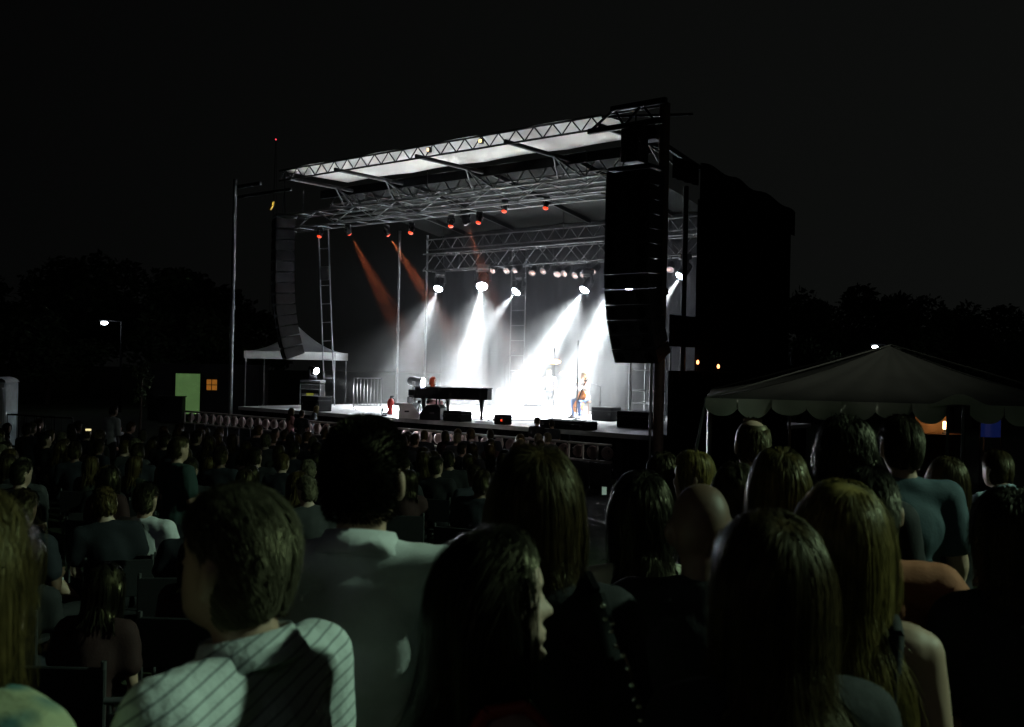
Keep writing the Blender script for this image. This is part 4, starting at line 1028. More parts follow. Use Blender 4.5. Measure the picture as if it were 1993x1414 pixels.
def skeleton(h, sex='m', pose='stand', arms='down', lean=0.0, hyaw=0.0, hpitch=0.0, bulk=1.0, hroll=0.0):
    k = h / 1.75
    V = lambda x, y, z: Vector((x, y, z))
    sh = 0.185 if sex == 'm' else 0.158
    J = {}
    if pose == 'stand': pz, py = 0.95, 0.0
    elif pose == 'perch': pz, py = 0.66, 0.0
    else: pz, py = 0.50, 0.0
    Rl = Matrix.Rotation(-lean, 3, 'X')
    up = lambda x, y, z: V(0, py, pz) + Rl @ V(x, y, z)
    J['pel'] = V(0, py, pz); J['waist'] = up(0, 0.0, 0.15); J['chest'] = up(0, 0.005, 0.33); J['neck0'] = up(0, -0.012, 0.50)
    J['neck1'] = up(0, 0.012, 0.60); J['head'] = up(0, 0.028, 0.678)
    J['hr'] = Matrix.Rotation(hyaw, 3, 'Z') @ Matrix.Rotation(-hpitch, 3, 'X') @ Matrix.Rotation(hroll, 3, 'Y')
    for s, n in ((-1, 'l'), (1, 'r')):
        J['sh' + n] = up(s * sh, 0, 0.465)
        A = arms[n] if isinstance(arms, dict) else arms
        if A == 'down': e, w = up(s * (sh + 0.045), -0.03, 0.18), up(s * (sh + 0.05), 0.07, -0.06)
        elif A == 'front': e, w = up(s * (sh + 0.05), 0.02, 0.19), up(s * 0.07, 0.25, 0.20)
        elif A == 'lap': e, w = up(s * (sh + 0.05), 0.04, 0.20), V(s * 0.12, py + 0.30, pz + 0.09)
        elif A == 'piano': e, w = up(s * (sh + 0.06), 0.14, 0.24), up(s * 0.20, 0.42, 0.22)
        elif A == 'raise': e, w = up(s * (sh + 0.10), 0.16, 0.36), up(s * 0.10, 0.26, 0.58)
        elif A == 'cello': e, w = up(s * (sh + 0.12), 0.14, 0.28), up(s * 0.12, 0.34, 0.30 if s > 0 else 0.52)
        elif A == 'drum': e, w = up(s * (sh + 0.12), 0.10, 0.22), up(s * 0.22, 0.36, 0.26)
        elif A == 'hip': e, w = up(s * (sh + 0.16), -0.06, 0.20), up(s * 0.17, 0.02, 0.02)
        J['el' + n], J['wr' + n] = e, w
        J['hip' + n] = V(s * 0.085, py, pz - 0.04)
        if pose == 'stand': J['kn' + n] = V(s * 0.10, 0.015, 0.49); J['an' + n] = V(s * 0.105, -0.02, 0.085); J['toe' + n] = V(s * 0.135, 0.15, 0.035)
        elif pose == 'perch': J['kn' + n] = V(s * 0.20, py + 0.36, 0.54); J['an' + n] = V(s * 0.20, py + 0.34, 0.085); J['toe' + n] = V(s * 0.23, py + 0.50, 0.035)
        elif pose == 'cross': 
            if s < 0: J['kn' + n] = V(s * 0.06, py + 0.42, pz - 0.02); J['an' + n] = V(s * 0.06, py + 0.44, 0.085); J['toe' + n] = V(s * 0.07, py + 0.60, 0.035)
            else: J['kn' + n] = V(0.05, py + 0.45, pz + 0.13); J['an' + n] = V(-0.02, py + 0.72, pz - 0.20); J['toe' + n] = V(-0.05, py + 0.88, pz - 0.20)
        else: J['kn' + n] = V(s * 0.12, py + 0.42, pz - 0.03); J['an' + n] = V(s * 0.12, py + 0.40, 0.085); J['toe' + n] = V(s * 0.14, py + 0.55, 0.035)
    for q in J:
        if q != 'hr': J[q] = J[q] * k
    J['k'] = k; J['rl'] = Rl; J['sex'] = sex; J['bulk'] = bulk
    return J
def limbs(J, infl=0.0):
    """primitive groups of the figure, grown by infl"""
    k, b, f = J['k'], J['bulk'], J['sex'] != 'm'
    G = {n: [] for n in ('torso', 'pelvis', 'uarm', 'farm', 'hand', 'thigh', 'calf', 'foot', 'neck')}
    i = infl
    E = lambda g, c, r: G[g].append(('e', c, [q * k + i for q in r], J['rl']))
    C = lambda g, a, c, r0, r1: G[g].append(('c', a, c, r0 * k + i, r1 * k + i))
    wx = 0.86 if f else 1.0
    E('torso', J['chest'], (0.158 * b * wx, 0.112 * b, 0.175)); E('torso', J['waist'], (0.138 * b * wx * (0.92 if f else 1), 0.098 * b, 0.16))
    E('pelvis', J['pel'], (0.158 * b, 0.115 * b, 0.125))
    C('torso', J['shl'].lerp(J['shr'], 0.10), J['shl'].lerp(J['shr'], 0.90), 0.060 * b, 0.060 * b)
    for s in 'lr':
        C('torso', J['neck0'].lerp(J['neck1'], 0.1), J['sh' + s].lerp(J['neck0'], 0.25), 0.048, 0.046)
        C('torso', J['chest'], J['sh' + s].lerp(J['chest'], 0.22), 0.085 * b * wx, 0.06)
        C('uarm', J['sh' + s], J['el' + s], 0.054 * b * wx, 0.040 * b * wx)
        C('farm', J['el' + s], J['wr' + s], 0.040 * b * wx, 0.027)
        C('thigh', J['hip' + s], J['kn' + s], 0.086 * b, 0.056 * b)
        C('calf', J['kn' + s], J['kn' + s].lerp(J['an' + s], 0.35), 0.054 * b, 0.054 * b); C('calf', J['kn' + s].lerp(J['an' + s], 0.35), J['an' + s], 0.054 * b, 0.036)
        C('foot', J['an' + s] - Vector((0, 0.03 * k, 0.045 * k)), J['toe' + s], 0.038, 0.030); C('foot', J['an' + s], J['an' + s].lerp(J['toe' + s], 0.4), 0.036, 0.034)
        if f: G['torso'].append(('e', J['chest'] + J['rl'] @ Vector(((0.07 if s == 'r' else -0.07) * k, 0.085 * k, 0.0)), [0.058 * k + i] * 3, None))
        if infl == 0:                                                     # hand: palm, four fingers, thumb from the palm's side
            w, d = J['wr' + s], (J['wr' + s] - J['el' + s]).normalized(); sg = 1 if s == 'r' else -1
            side = Vector((0, 1, 0)) - d * d.y
            side = side.normalized() if side.length > 0.2 else Vector((sg, 0, 0))
            nrm = d.cross(side).normalized()
            palm = w + d * 0.05 * k
            C('hand', w + d * 0.01, palm + side * 0.016 * k, 0.023, 0.020); C('hand', w + d * 0.02, palm - side * 0.018 * k, 0.021, 0.018)
            for q, (o, L) in enumerate(((0.030, 0.066), (0.010, 0.074), (-0.011, 0.068), (-0.030, 0.054))):
                r0 = palm + side * o * k + d * 0.012 * k; m = r0 + (d * 0.85 + nrm * 0.3 * -sg).normalized() * L * 0.55 * k
                C('hand', r0, m, 0.0092, 0.0086); C('hand', m, m + (d * 0.6 + nrm * 0.75 * -sg).normalized() * L * 0.5 * k, 0.0086, 0.0074)
            t0 = w + d * 0.025 * k + side * 0.022 * k; t1 = t0 + (d * 0.6 + side * 0.75).normalized() * 0.04 * k
            C('hand', t0, t1, 0.012, 0.010); C('hand', t1, t1 + (d * 0.9 + side * 0.25).normalized() * 0.03 * k, 0.010, 0.008)
    C('neck', J['neck0'] - J['rl'] @ Vector((0, 0, 0.05 * k)), J['neck1'] + J['rl'] @ Vector((0, 0, 0.02)), 0.060 if not f else 0.050, 0.053 if not f else 0.045)
    return G
def prim_mb(G, groups):
    mb = MB()
    for g in groups:
        for p in G[g]:
            if p[0] == 'e': mb.ell(p[1], p[2], 16, 12, p[3])
            else: mb.cap(p[1], p[2], p[3], p[4], 12, 4)
    return mb
def remesh(mb, voxel, smooth=3, name='body', m=None):
    me = mb.mesh(name); o = bpy.data.objects.new('tmp', me); COL.objects.link(o)
    r = o.modifiers.new('r', 'REMESH'); r.mode = 'VOXEL'; r.voxel_size = voxel; r.use_smooth_shade = True
    if smooth:
        s = o.modifiers.new('s', 'SMOOTH'); s.iterations = smooth; s.factor = 0.5
    dg = bpy.context.evaluated_depsgraph_get(); dg.update()
    nm = bpy.data.meshes.new_from_object(o.evaluated_get(dg)); nm.name = name
    bpy.data.objects.remove(o); bpy.data.meshes.remove(me)
    nm.materials.clear()
    if m: nm.materials.append(m)
    nm.polygons.foreach_set('use_smooth', [True] * len(nm.polygons))
    return nm
def crumple(me, amp, scale, seed=0):
    """cloth folds: push vertices along their normals by smooth folded noise"""
    n = len(me.vertices); co = np.empty(n * 3); no = np.empty(n * 3)
    me.vertices.foreach_get('co', co); me.vertices.foreach_get('normal', no); co = co.reshape(-1, 3); no = no.reshape(-1, 3)
    g = np.random.default_rng(seed); d = np.zeros(n)
    for o in range(7):
        kx = g.normal(size=3) * scale * (1 + 0.35 * o); kx[2] *= 0.6
        d += (1 - 2 * np.abs(np.sin(co @ kx + g.uniform(0, 6)))) / (1 + 0.5 * o)
    co += no * (d * amp / 3)[:, None]
    me.vertices.foreach_set('co', co.ravel()); me.update()
# ---- hair
HAIRM = {}
def hair_mat(name, col):
    if name in HAIRM: return HAIRM[name]
    m = mat('hair_' + name, col, 0.42, var=0.35, scale=30, spec=0.32)
    nt = m.node_tree; b_ = nt.nodes['Principled BSDF']; ge = nt.nodes.new('ShaderNodeNewGeometry'); mr = nt.nodes.new('ShaderNodeMapRange'); mr.inputs['To Min'].default_value = 0.35; mr.inputs['To Max'].default_value = 1.9
    mx = nt.nodes.new('ShaderNodeVectorMath'); mx.operation = 'SCALE'; src = b_.inputs['Base Color'].links[0].from_socket          # every strand its own shade
    nt.links.new(ge.outputs['Random Per Island'], mr.inputs['Value']); nt.links.new(src, mx.inputs[0]); nt.links.new(mr.outputs[0], mx.inputs['Scale']); nt.links.new(mx.outputs[0], b_.inputs['Base Color'])
    mr2 = nt.nodes.new('ShaderNodeMapRange'); mr2.inputs['To Min'].default_value = 0.32; mr2.inputs['To Max'].default_value = 0.6; nt.links.new(ge.outputs['Random Per Island'], mr2.inputs['Value']); nt.links.new(mr2.outputs[0], b_.inputs['Roughness'])
    m.node_tree.nodes['Principled BSDF'].inputs['Specular Tint'].default_value = (1.0, 0.86, 0.42, 1)
    m.node_tree.nodes['Principled BSDF'].inputs['Anisotropic'].default_value = 0.5
    HAIRM[name] = m; return m
hair_mat('black', (0.007, 0.006, 0.005)); hair_mat('dark_brown', (0.012, 0.008, 0.005)); hair_mat('brown', (0.034, 0.022, 0.009)); hair_mat('light_brown', (0.06, 0.042, 0.015))
hair_mat('blond', (0.15, 0.11, 0.035)); hair_mat('grey', (0.085, 0.075, 0.05)); hair_mat('red', (0.30, 0.030, 0.012))
def scalp_ok(d, style):
    x, y, z = d[:, 0], d[:, 1], d[:, 2]
    line = np.where(y > 0.15, 0.10 + 0.42 * np.clip((y - 0.15) / 0.75, 0, 1), np.where(y > -0.1, 0.0, -0.55))
    if style in ('crew', 'short'): line = np.where(y > 0.15, 0.12 + 0.42 * np.clip((y - 0.15) / 0.75, 0, 1), np.where(y > -0.15, 0.05, -0.62))
    if style == 'balding': line = np.where(y > 0.0, 0.9, np.where(z > 0.62, 2.0, -0.5))
    return z > line
def hair(J, style, m, n=2600, L=0.3, seed=0, steps=9, width=0.0034, part=0.0, wave=0.0, vol=1.0, cut=None, face=1.0):
    g = np.random.default_rng(seed); k = J['k']
    d = g.normal(size=(n * 5, 3)); d /= np.linalg.norm(d, axis=1)[:, None]
    d = d[scalp_ok(d, style)][:n]; n = len(d)
    rad = np.array([0.082, 0.100, 0.124]) * k
    Rh = np.array(J['hr']); c = np.array(J['head'])
    pn = lambda q: (np.abs(q) ** 2.4).sum(1) ** (1 / 2.4)                       # slightly squared-off skull
    p = d / pn(d)[:, None] * rad; nor = d / rad; nor /= np.linalg.norm(nor, axis=1)[:, None]
    pts = [p.copy()]
    ds = (L * g.uniform(0.75, 1.08, n) / steps)[:, None]
    lay = g.uniform(1.03, 1.03 + 0.10 * vol, n)
    grav = np.array(J['hr'].transposed() @ Vector((0, 0, -1)))
    cl = (d * 7).round(); cph = (cl @ np.array([12.9, 78.2, 37.7])) % 6.28
    if style == 'crew': dirs = nor * 0.9 + np.array([0, 0.1, 0.1]) + g.normal(size=(n, 3)) * 0.22
    elif style in ('short', 'balding'):
        tang = np.array([0, -0.75, -0.6]) + np.stack([np.sign(d[:, 0]) * 0.25, 0 * d[:, 0], 0 * d[:, 0]], 1)
        tang = tang - nor * (tang * nor).sum(1)[:, None]; tang /= np.maximum(np.linalg.norm(tang, axis=1), 0.2)[:, None]
        dirs = nor * 0.10 + tang + g.normal(size=(n, 3)) * 0.09
    else:
        sx = np.sign(d[:, 0] - part * 0.6 + g.normal(size=n) * 0.10)
        front = np.stack([sx * 0.75, -0.45 - 0.9 * np.clip(d[:, 1], 0, 1), np.full(n, 0.1)], 1)
        wh = np.array([0.08, -0.30, 0.95]); wh /= np.linalg.norm(wh)              # crown whorl the hair falls away from
        away = d - wh; away -= nor * (away * nor).sum(1)[:, None]; away /= np.maximum(np.linalg.norm(away, axis=1), 0.15)[:, None]
        mixf = np.clip((d[:, 1] + 0.05) / 0.3, 0, 1)[:, None]
        dirs = front * mixf + away * (1 - mixf) + g.normal(size=(n, 3)) * 0.14
    # body the long hair lies on, in head space
    RhT = np.array(J['hr'].transposed())
    cols = [(RhT @ (np.array(J[q]) - c), np.array(r) * k) for q, r in (('neck0', (0.085, 0.085, 0.10)), ('chest', (0.185, 0.150, 0.20)), ('shl', (0.085, 0.085, 0.085)), ('shr', (0.085, 0.085, 0.085)))]
    for s in range(steps):
        t = (s + 1) / steps
        if style in ('crew', 'short', 'balding'): dd = dirs
        else:
            wg = min(1.0, 0.12 + 1.9 * t)
            dd = dirs * (1 - wg) + grav * wg * 1.0
            if style == 'pony': dd = dd * 0.6 + (np.array([0, -0.11, 0.02]) - p) / 0.12 * 0.4 * (1 - t) if t < 0.45 else dd
            dd = dd + wave * 0.35 * np.stack([np.sin(cph + 9 * t), np.cos(cph * 1.7 + 8 * t), 0 * cph], 1) * min(1, 2 * t)
        if style not in ('crew', 'short', 'balding'):                                  # lie along the head, not away from it
            qn = p / rad ** 2; qn /= np.linalg.norm(qn, axis=1)[:, None]; outw = np.maximum((dd * qn).sum(1), 0)
            near = (np.linalg.norm(p / rad, axis=1) < 1.25)
            dd = dd - qn * (outw * np.where(near, 0.85, 0))[:, None]
        dd = dd / np.linalg.norm(dd, axis=1)[:, None]
        p = p + dd * ds
        if style not in ('crew',):
            q = p / rad; l = pn(q); lim = lay if style not in ('short', 'balding') else 1.02 + 0.08 * (lay - 1.03) / 0.10 * 0.5 + 0 * lay
            bad = l < lim; p[bad] *= (lim[bad] / np.maximum(l[bad], 1e-4))[:, None]
            fc, fr_ = np.array([0, 0.115, -0.045]) * k, np.array([0.090, 0.118 * face, 0.155]) * k
            if style not in ('short', 'balding'):
                q = (p - fc) / fr_; l = np.linalg.norm(q, axis=1); bad = l < 1.0
                q[:, 1] = np.minimum(q[:, 1], -0.05); q[:, 2] *= 0.3; q /= np.maximum(np.linalg.norm(q, axis=1), 1e-4)[:, None]
                zk = p[:, 2].copy(); p[bad] = fc + q[bad] * fr_; p[bad, 2] = zk[bad]
            for cc, rr in cols:
                q = (p - cc) / rr; l = np.linalg.norm(q, axis=1); lim2 = 1.0 + (lay - 1.03) * 0.9; bad = l < lim2
                p[bad] = cc + q[bad] / np.maximum(l[bad], 1e-4)[:, None] * lim2[bad][:, None] * rr
        if cut is not None:
            low = p[:, 2] < cut * k + 0.012 * np.sin(cph); p[low] = pts[-1][low] + np.array([0, 0, -1e-4])
        pts.append(p.copy())
    P = np.stack(pts, 1)
    if style not in ('crew', 'short', 'balding'):                                      # stray wisps and fine unevenness
        tt = np.linspace(0, 1, steps + 1)[None, :, None]
        am = np.where(g.uniform(size=(n, 1, 1)) < 0.05, 0.022, 0.003)
        P = P + am * tt * np.sin(g.uniform(0, 6.28, (n, 1, 3)) + g.uniform(3, 8, (n, 1, 3)) * tt)
    tan = np.gradient(P, axis=1); out = P - np.array([0, 0, -0.05]) ; out[..., 2] *= 0.5
    out += g.normal(size=(n, 1, 3)) * 0.015
    side = np.cross(tan, out); side /= np.maximum(np.linalg.norm(side, axis=2), 1e-6)[..., None]
    w = width * k * np.linspace(1.0, 0.35, steps + 1)[None, :, None] * g.uniform(0.7, 1.3, (n, 1, 1))
    A, B = P - side * w, P + side * w
    V = np.stack([A, B], 2).reshape(-1, 3) @ Rh.T + c
    base = (np.arange(n) * (steps + 1) * 2)[:, None] + (np.arange(steps) * 2)[None, :]
    base = base.ravel(); Fq = np.stack([base, base + 1, base + 3, base + 2], 1)
    # scalp shell under the strands
    mb = MB(); nu, nv = 28, 20; sv = []; ok = []
    dirs_ = np.array([[math.sin(math.pi * j / nv) * math.cos(2 * math.pi * i / nu), math.sin(math.pi * j / nv) * math.sin(2 * math.pi * i / nu), math.cos(math.pi * j / nv)] for j in range(nv + 1) for i in range(nu)])
    okk = scalp_ok(dirs_ - np.array([0, 0, 0.09]), style); shell = dirs_ / pn(dirs_)[:, None] * rad * (1.03 if style in ('crew', 'short', 'balding') else 1.015)
    SV = shell @ Rh.T + c; b0 = len(V); SF_ = []
    for j in range(nv):
        for i in range(nu):
            q = (j * nu + i, (j + 1) * nu + i, (j + 1) * nu + (i + 1) % nu, j * nu + (i + 1) % nu)
            if all(okk[x] for x in q): SF_.append([b0 + x for x in q])
    allv = np.concatenate([V, SV]); me = bpy.data.meshes.new('hair')
    me.from_pydata(allv.tolist(), [], Fq.tolist() + SF_); me.materials.append(m)
    me.polygons.foreach_set('use_smooth', [True] * len(me.polygons)); me.update()
    return me
def clothing_mats(name, col, rough=0.85, bump=0.1): return mat('cloth_' + name, col, rough, var=0.1, scale=14, bump=bump, bscale=90)
C_ = {n: clothing_mats(n, c) for n, c in dict(white=(0.72, 0.74, 0.76), black=(0.012, 0.012, 0.014), charcoal=(0.022, 0.022, 0.024), navy=(0.010, 0.012, 0.018), teal=(0.055, 0.09, 0.11), orange=(0.42, 0.15, 0.075),
      olive=(0.030, 0.033, 0.022), grey=(0.045, 0.046, 0.048), blue=(0.05, 0.08, 0.16), green=(0.02, 0.045, 0.04), cream=(0.62, 0.60, 0.45), red=(0.035, 0.011, 0.011), denim=(0.016, 0.019, 0.027), lightblue=(0.45, 0.55, 0.62), pink=(0.5, 0.25, 0.25)).items()}
def make_person(J, skin, shirt=None, sleeves='short', trousers=None, voxel=0.016, hairspec=None, seed=0, skirt=False, fold=0.006, shirt_infl=0.015, collar=False, strap=False):
    """returns meshes: body, and list of (name, mesh)"""
    G = limbs(J)
    mb = prim_mb(G, ('torso', 'pelvis', 'uarm', 'farm', 'hand', 'thigh', 'calf', 'foot', 'neck'))
    k = J['k']; hv = [J['head'] + J['hr'] @ (v * k) for v in HEAD[0]]
    mb.add(hv, HEAD[1])
    for s in (-1, 1):
        mb.ell(J['head'] + J['hr'] @ Vector((s * 0.088 * k, -0.010 * k, -0.012 * k)), (0.011 * k, 0.022 * k, 0.035 * k), 10, 8, J['hr'] @ Matrix.Rotation(s * R(24), 3, 'Z'))
        mb.ell(J['head'] + J['hr'] @ Vector((s * 0.083 * k, 0.002 * k, -0.042 * k)), (0.009 * k, 0.011 * k, 0.013 * k), 8, 6, J['hr'])
    body = remesh(mb, voxel, 2, 'body', skin)
    parts = []
    if shirt is not None:
        Gs = limbs(J, shirt_infl); gr = ['torso', 'pelvis']
        if sleeves in ('short', 'long'): gr.append('uarm')
        if sleeves == 'long': gr.append('farm')
        if sleeves == 'short':
            Gs['uarm'] = [(p[0], p[1], p[1].lerp(p[2], 0.62), p[3] + 0.006, p[3] + 0.008) for p in Gs['uarm']]
        if strap:
            Gs['torso'] = [p for p in Gs['torso'] if p[0] == 'e']; gr = ['torso', 'pelvis']
        ms = prim_mb(Gs, gr)
        me = remesh(ms, max(voxel, 0.012), 3, 'shirt', shirt)
        if fold: crumple(me, fold, 22, seed)
        parts.append(('shirt', me))
        if strap:
            for s in 'lr':
                st = MB()
                top = J['sh' + s].lerp(J['neck0'], 0.35) + Vector((0, 0, 0.052 * k))
                st.path([J['chest'] + Vector(((-0.09 if s == 'l' else 0.09) * k, -0.115 * k, 0.06 * k)), top + Vector((0, -0.055 * k, -0.02 * k)), top, top + Vector((0, 0.06 * k, -0.03 * k)), J['chest'] + Vector(((-0.08 if s == 'l' else 0.08) * k, 0.125 * k, 0.07 * k))], 0.016 * k, 6)
                parts.append(('shoulder_strap', st.mesh('shoulder_strap', shirt)))
        if collar:
            cm = MB(); c0 = J['neck0'].lerp(J['neck1'], 0.15)
            prof = [(0.078, -0.01), (0.072, 0.045), (0.076, 0.048), (0.098, 0.0), (0.094, -0.004)]
            cm.lathe([(r * k, z * k) for r, z in prof], 22, c0, J['rl'] @ Matrix.Rotation(R(-14), 3, 'X'))
            parts.append(('collar', cm.mesh('collar', shirt)))
    if trousers is not None:
        Gt = limbs(J, 0.013)
        me = remesh(prim_mb(Gt, ('pelvis', 'thigh', 'calf')), max(voxel, 0.014), 3, 'trousers', trousers); crumple(me, 0.005, 18, seed + 5); parts.append(('trousers', me))
    Gf = limbs(J, 0.008)
    for half in (Gf['foot'][:2], Gf['foot'][2:]): parts.append(('shoe', prim_mb({'foot': half}, ('foot',)).mesh('shoe', M['shoe'])))
    if hairspec:
        hs = dict(hairspec); st = hs.pop('style'); mm = hs.pop('m')
        parts.append(('hair', hair(J, st, hair_mat(mm, (0, 0, 0)) if mm not in HAIRM else HAIRM[mm], seed=seed, **hs)))
    return body, parts
def spawn(label, body, parts, loc, rz, group=None, cat='person'):
    o = place('person', body, None, loc, (0, 0, rz)); tag(o, label, cat, group)
    for n, me in parts: place(n, me, o)
    return o
def person(label, px, crown, d, yaw=0.0, sex='m', pose='stand', arms='front', skin='skin', group=None, hmin=1.45, hmax=1.95, extra=None, hnum=None, dxy=(0, 0), **kw):
    """someone whose crown is seen at photo pixel (px, crown), standing d metres away; yaw 0 faces the stage end of the lawn"""
    c = pt(px, crown, d); g = ground_z(d)
    h = hnum or min(hmax, max(hmin, c.z - g - 0.012))
    sk = {q: kw.pop(q) for q in ('lean', 'hyaw', 'hpitch', 'bulk', 'hroll') if q in kw}
    J = skeleton(h, sex, pose, arms, **sk)
    body, parts = make_person(J, M[skin], **kw)
    hd = Matrix.Rotation(yaw, 3, 'Z') @ J['head']
    o = spawn(label, body, parts, (c.x - hd.x + dxy[0], c.y - hd.y + dxy[1], g), yaw, group)
    o['_h'] = round(h, 3)
    return o, J
S_HAIR = lambda m, **k: dict(style='short', m=m, n=k.pop('n', 3600), L=k.pop('L', 0.035), steps=3, width=k.pop('w', 0.0018), **k)
L_HAIR = lambda m, L, **k: dict(style='long', m=m, n=k.pop('n', 3000), L=L, steps=k.pop('steps', 11), **k)

# ---- the near audience, from the tall man at the middle outwards
PEOPLE = {}
shirt_crinkle = mat('crinkled_white_cotton', (0.80, 0.82, 0.84), 0.9, var=0.06, scale=20, bump=0.14, bscale=150)
PEOPLE['m1'] = person('tall man with black crew cut and crinkled white collared shirt, seen from behind', 712, 808, 2.4, R(-4), 'm', hyaw=R(-10), hpitch=R(-4), skin='skin', shirt=shirt_crinkle, sleeves='short', trousers=C_['charcoal'], voxel=0.010, collar=True, seed=1, bulk=1.08, fold=0.002,
       hairspec=dict(style='crew', m='black', n=11000, L=0.016, steps=2, width=0.0010))
stripe_m = striped('striped_shirt', (0.76, 0.82, 0.82), (0.10, 0.14, 0.16), (-0.24, 0.55, 0.80), 0.021, 0.08, 0.09)
PEOPLE['m2'] = person('man with short greying hair and white striped shirt, head turned to the left', 462, 936, 1.74, R(66), 'm', hyaw=R(4), hpitch=R(-10), skin='skin', shirt=stripe_m, sleeves='short', trousers=C_['denim'], voxel=0.010, collar=True, seed=2, bulk=1.1,
       hairspec=dict(style='short', m='grey', n=12000, L=0.032, steps=3, width=0.0009))
PEOPLE['w1'] = person('dark-haired woman in profile looking to the right, red strap on her shoulder', 962, 1020, 1.76, R(-62), 'f', hyaw=R(-26), hpitch=R(-6), skin='skin_pale', shirt=C_['black'], strap=True, trousers=C_['black'], voxel=0.0045, seed=3, fold=0.002,
       hairspec=dict(style='long', m='black', n=10000, L=0.46, steps=8, width=0.0010, wave=0.2, vol=0.9, face=1.3))
PEOPLE['w2'] = person('woman with chin-length fair-streaked bob and black glittering shoulder bag', 1044, 869, 2.235, R(2), 'f', hyaw=R(-6), skin='skin', shirt=C_['black'], sleeves='short', trousers=C_['black'], voxel=0.011, seed=4, fold=0.002, arms='down',
       hairspec=dict(style='long', m='brown', n=10000, cut=-0.135, L=0.36, steps=8, width=0.0010, vol=1.2))
PEOPLE['w3'] = person('woman with long brown hair over a dark top, lowest of the nearest heads', 1500, 994, 1.75, R(6), 'f', hyaw=R(8), hpitch=R(-8), skin='skin', shirt=C_['charcoal'], sleeves='short', trousers=C_['denim'], voxel=0.010, seed=5, fold=0.002, arms='down', shirt_infl=0.008, bulk=1.08,
       hairspec=dict(style='long', m='brown', n=10000, L=0.36, steps=8, width=0.0010, vol=0.9))
PEOPLE['w4'] = person('woman with long fair hair, bare shoulder and black strap', 1622, 932, 2.2, R(-14), 'f', hyaw=R(6), skin='skin', shirt=C_['black'], strap=True, trousers=C_['denim'], voxel=0.010, seed=6, fold=0.002, arms='down', bulk=1.04, dxy=(0.02, 0),
       hairspec=dict(style='long', m='blond', n=10000, L=0.42, steps=8, width=0.0010, vol=0.8))
PEOPLE['p5'] = person('person with shaggy black hair and pale yellow top beside the glittering bag', 1250, 918, 3.1, R(4), 'f', skin='skin', shirt=C_['cream'], sleeves='short', trousers=C_['denim'], seed=7, fold=0.003, shirt_infl=0.010, arms='down',
       hairspec=dict(style='long', m='black', n=4500, L=0.27, steps=8, width=0.002, wave=0.5, vol=1.3))
PEOPLE['p6'] = person('bald man in a black shirt between two dark-haired heads', 1366, 931, 2.75, R(-4), 'm', skin='skin_dark', shirt=C_['black'], sleeves='short', trousers=C_['black'], voxel=0.010, seed=8, bulk=1.1, fold=0.003, arms='down')
PEOPLE['p9'] = person('man in an orange shirt with short dark hair behind the long-haired woman', 1690, 903, 2.95, R(-8), 'm', skin='skin', shirt=C_['orange'], sleeves='short', trousers=C_['denim'], voxel=0.012, seed=9, bulk=1.15, fold=0.002, arms='hip', dxy=(0.0, 0),
       hairspec=S_HAIR('black', n=2400))
PEOPLE['p10'] = person('man in a slate blue T-shirt standing before the tent', 1755, 806, 4.7, R(2), 'm', skin='skin', shirt=C_['teal'], sleeves='short', trousers=C_['denim'], seed=10, bulk=1.1, fold=0.004, arms='down', hairspec=S_HAIR('dark_brown'))
PEOPLE['p11'] = person('woman with shoulder-length reddish brown hair beside the blue T-shirt', 1845, 889, 4.9, R(-6), 'f', skin='skin', shirt=C_['black'], sleeves='short', trousers=C_['black'], seed=11, fold=0.002, hairspec=L_HAIR('brown', 0.34, n=4200, steps=7, width=0.002, vol=1.2))
PEOPLE['p12'] = person('man in a white shirt near the right edge under the tent', 1940, 868, 6.4, R(20), 'm', skin='skin', shirt=C_['lightblue'], sleeves='long', trousers=C_['charcoal'], seed=12, bulk=1.15, fold=0.006, lean=R(10), collar=True, hairspec=S_HAIR('brown'))
PEOPLE['p13'] = person('large dark-clad person cut off by the right edge', 1968, 953, 2.75, R(-6), 'f', skin='skin_dark', shirt=C_['black'], sleeves='long', trousers=C_['black'], seed=13, bulk=1.0, fold=0.003, hairspec=L_HAIR('black', 0.16, n=5000, steps=6, width=0.002, vol=1.6))
PEOPLE['p14'] = person('woman with short blond hair looking to the left before the stage corner', 1350, 876, 4.9, R(60), 'f', hyaw=R(20), skin='skin', shirt=C_['olive'], sleeves='short', trousers=C_['denim'], seed=14, fold=0.003, hairspec=L_HAIR('blond', 0.15, n=3600, steps=6, width=0.002, vol=1.0))
PEOPLE['p15'] = person('balding man whose crown shines before the tent valance', 1464, 812, 5.4, R(10), 'm', skin='skin', shirt=C_['black'], sleeves='short', trousers=C_['denim'], seed=15, fold=0.003, hairspec=dict(style='balding', m='brown', n=900, L=0.03, steps=3, width=0.004))
PEOPLE['p16'] = person('person with bushy black hair standing before the middle of the tent', 1645, 818, 3.9, R(-2), 'm', skin='skin_dark', shirt=C_['black'], sleeves='short', trousers=C_['charcoal'], seed=16, fold=0.003, hairspec=L_HAIR('black', 0.13, n=5000, steps=6, width=0.002, wave=1.0, vol=2.4))
PEOPLE['p17'] = person('person with wavy brown hair standing left of the bushy black hair', 1518, 874, 3.5, R(-4), 'f', skin='skin', shirt=C_['black'], sleeves='short', trousers=C_['denim'], seed=17, fold=0.003, hairspec=L_HAIR('light_brown', 0.28, n=4500, steps=8, width=0.002, wave=0.5, vol=1.5))
PEOPLE['p18'] = person('person with dark hair behind the blond woman, shoulder catching light', 1290, 880, 5.6, R(0), 'm', skin='skin', shirt=C_['charcoal'], sleeves='short', trousers=C_['denim'], seed=18, hairspec=L_HAIR('dark_brown', 0.14, n=1400, steps=5, width=0.005, vol=1.4))
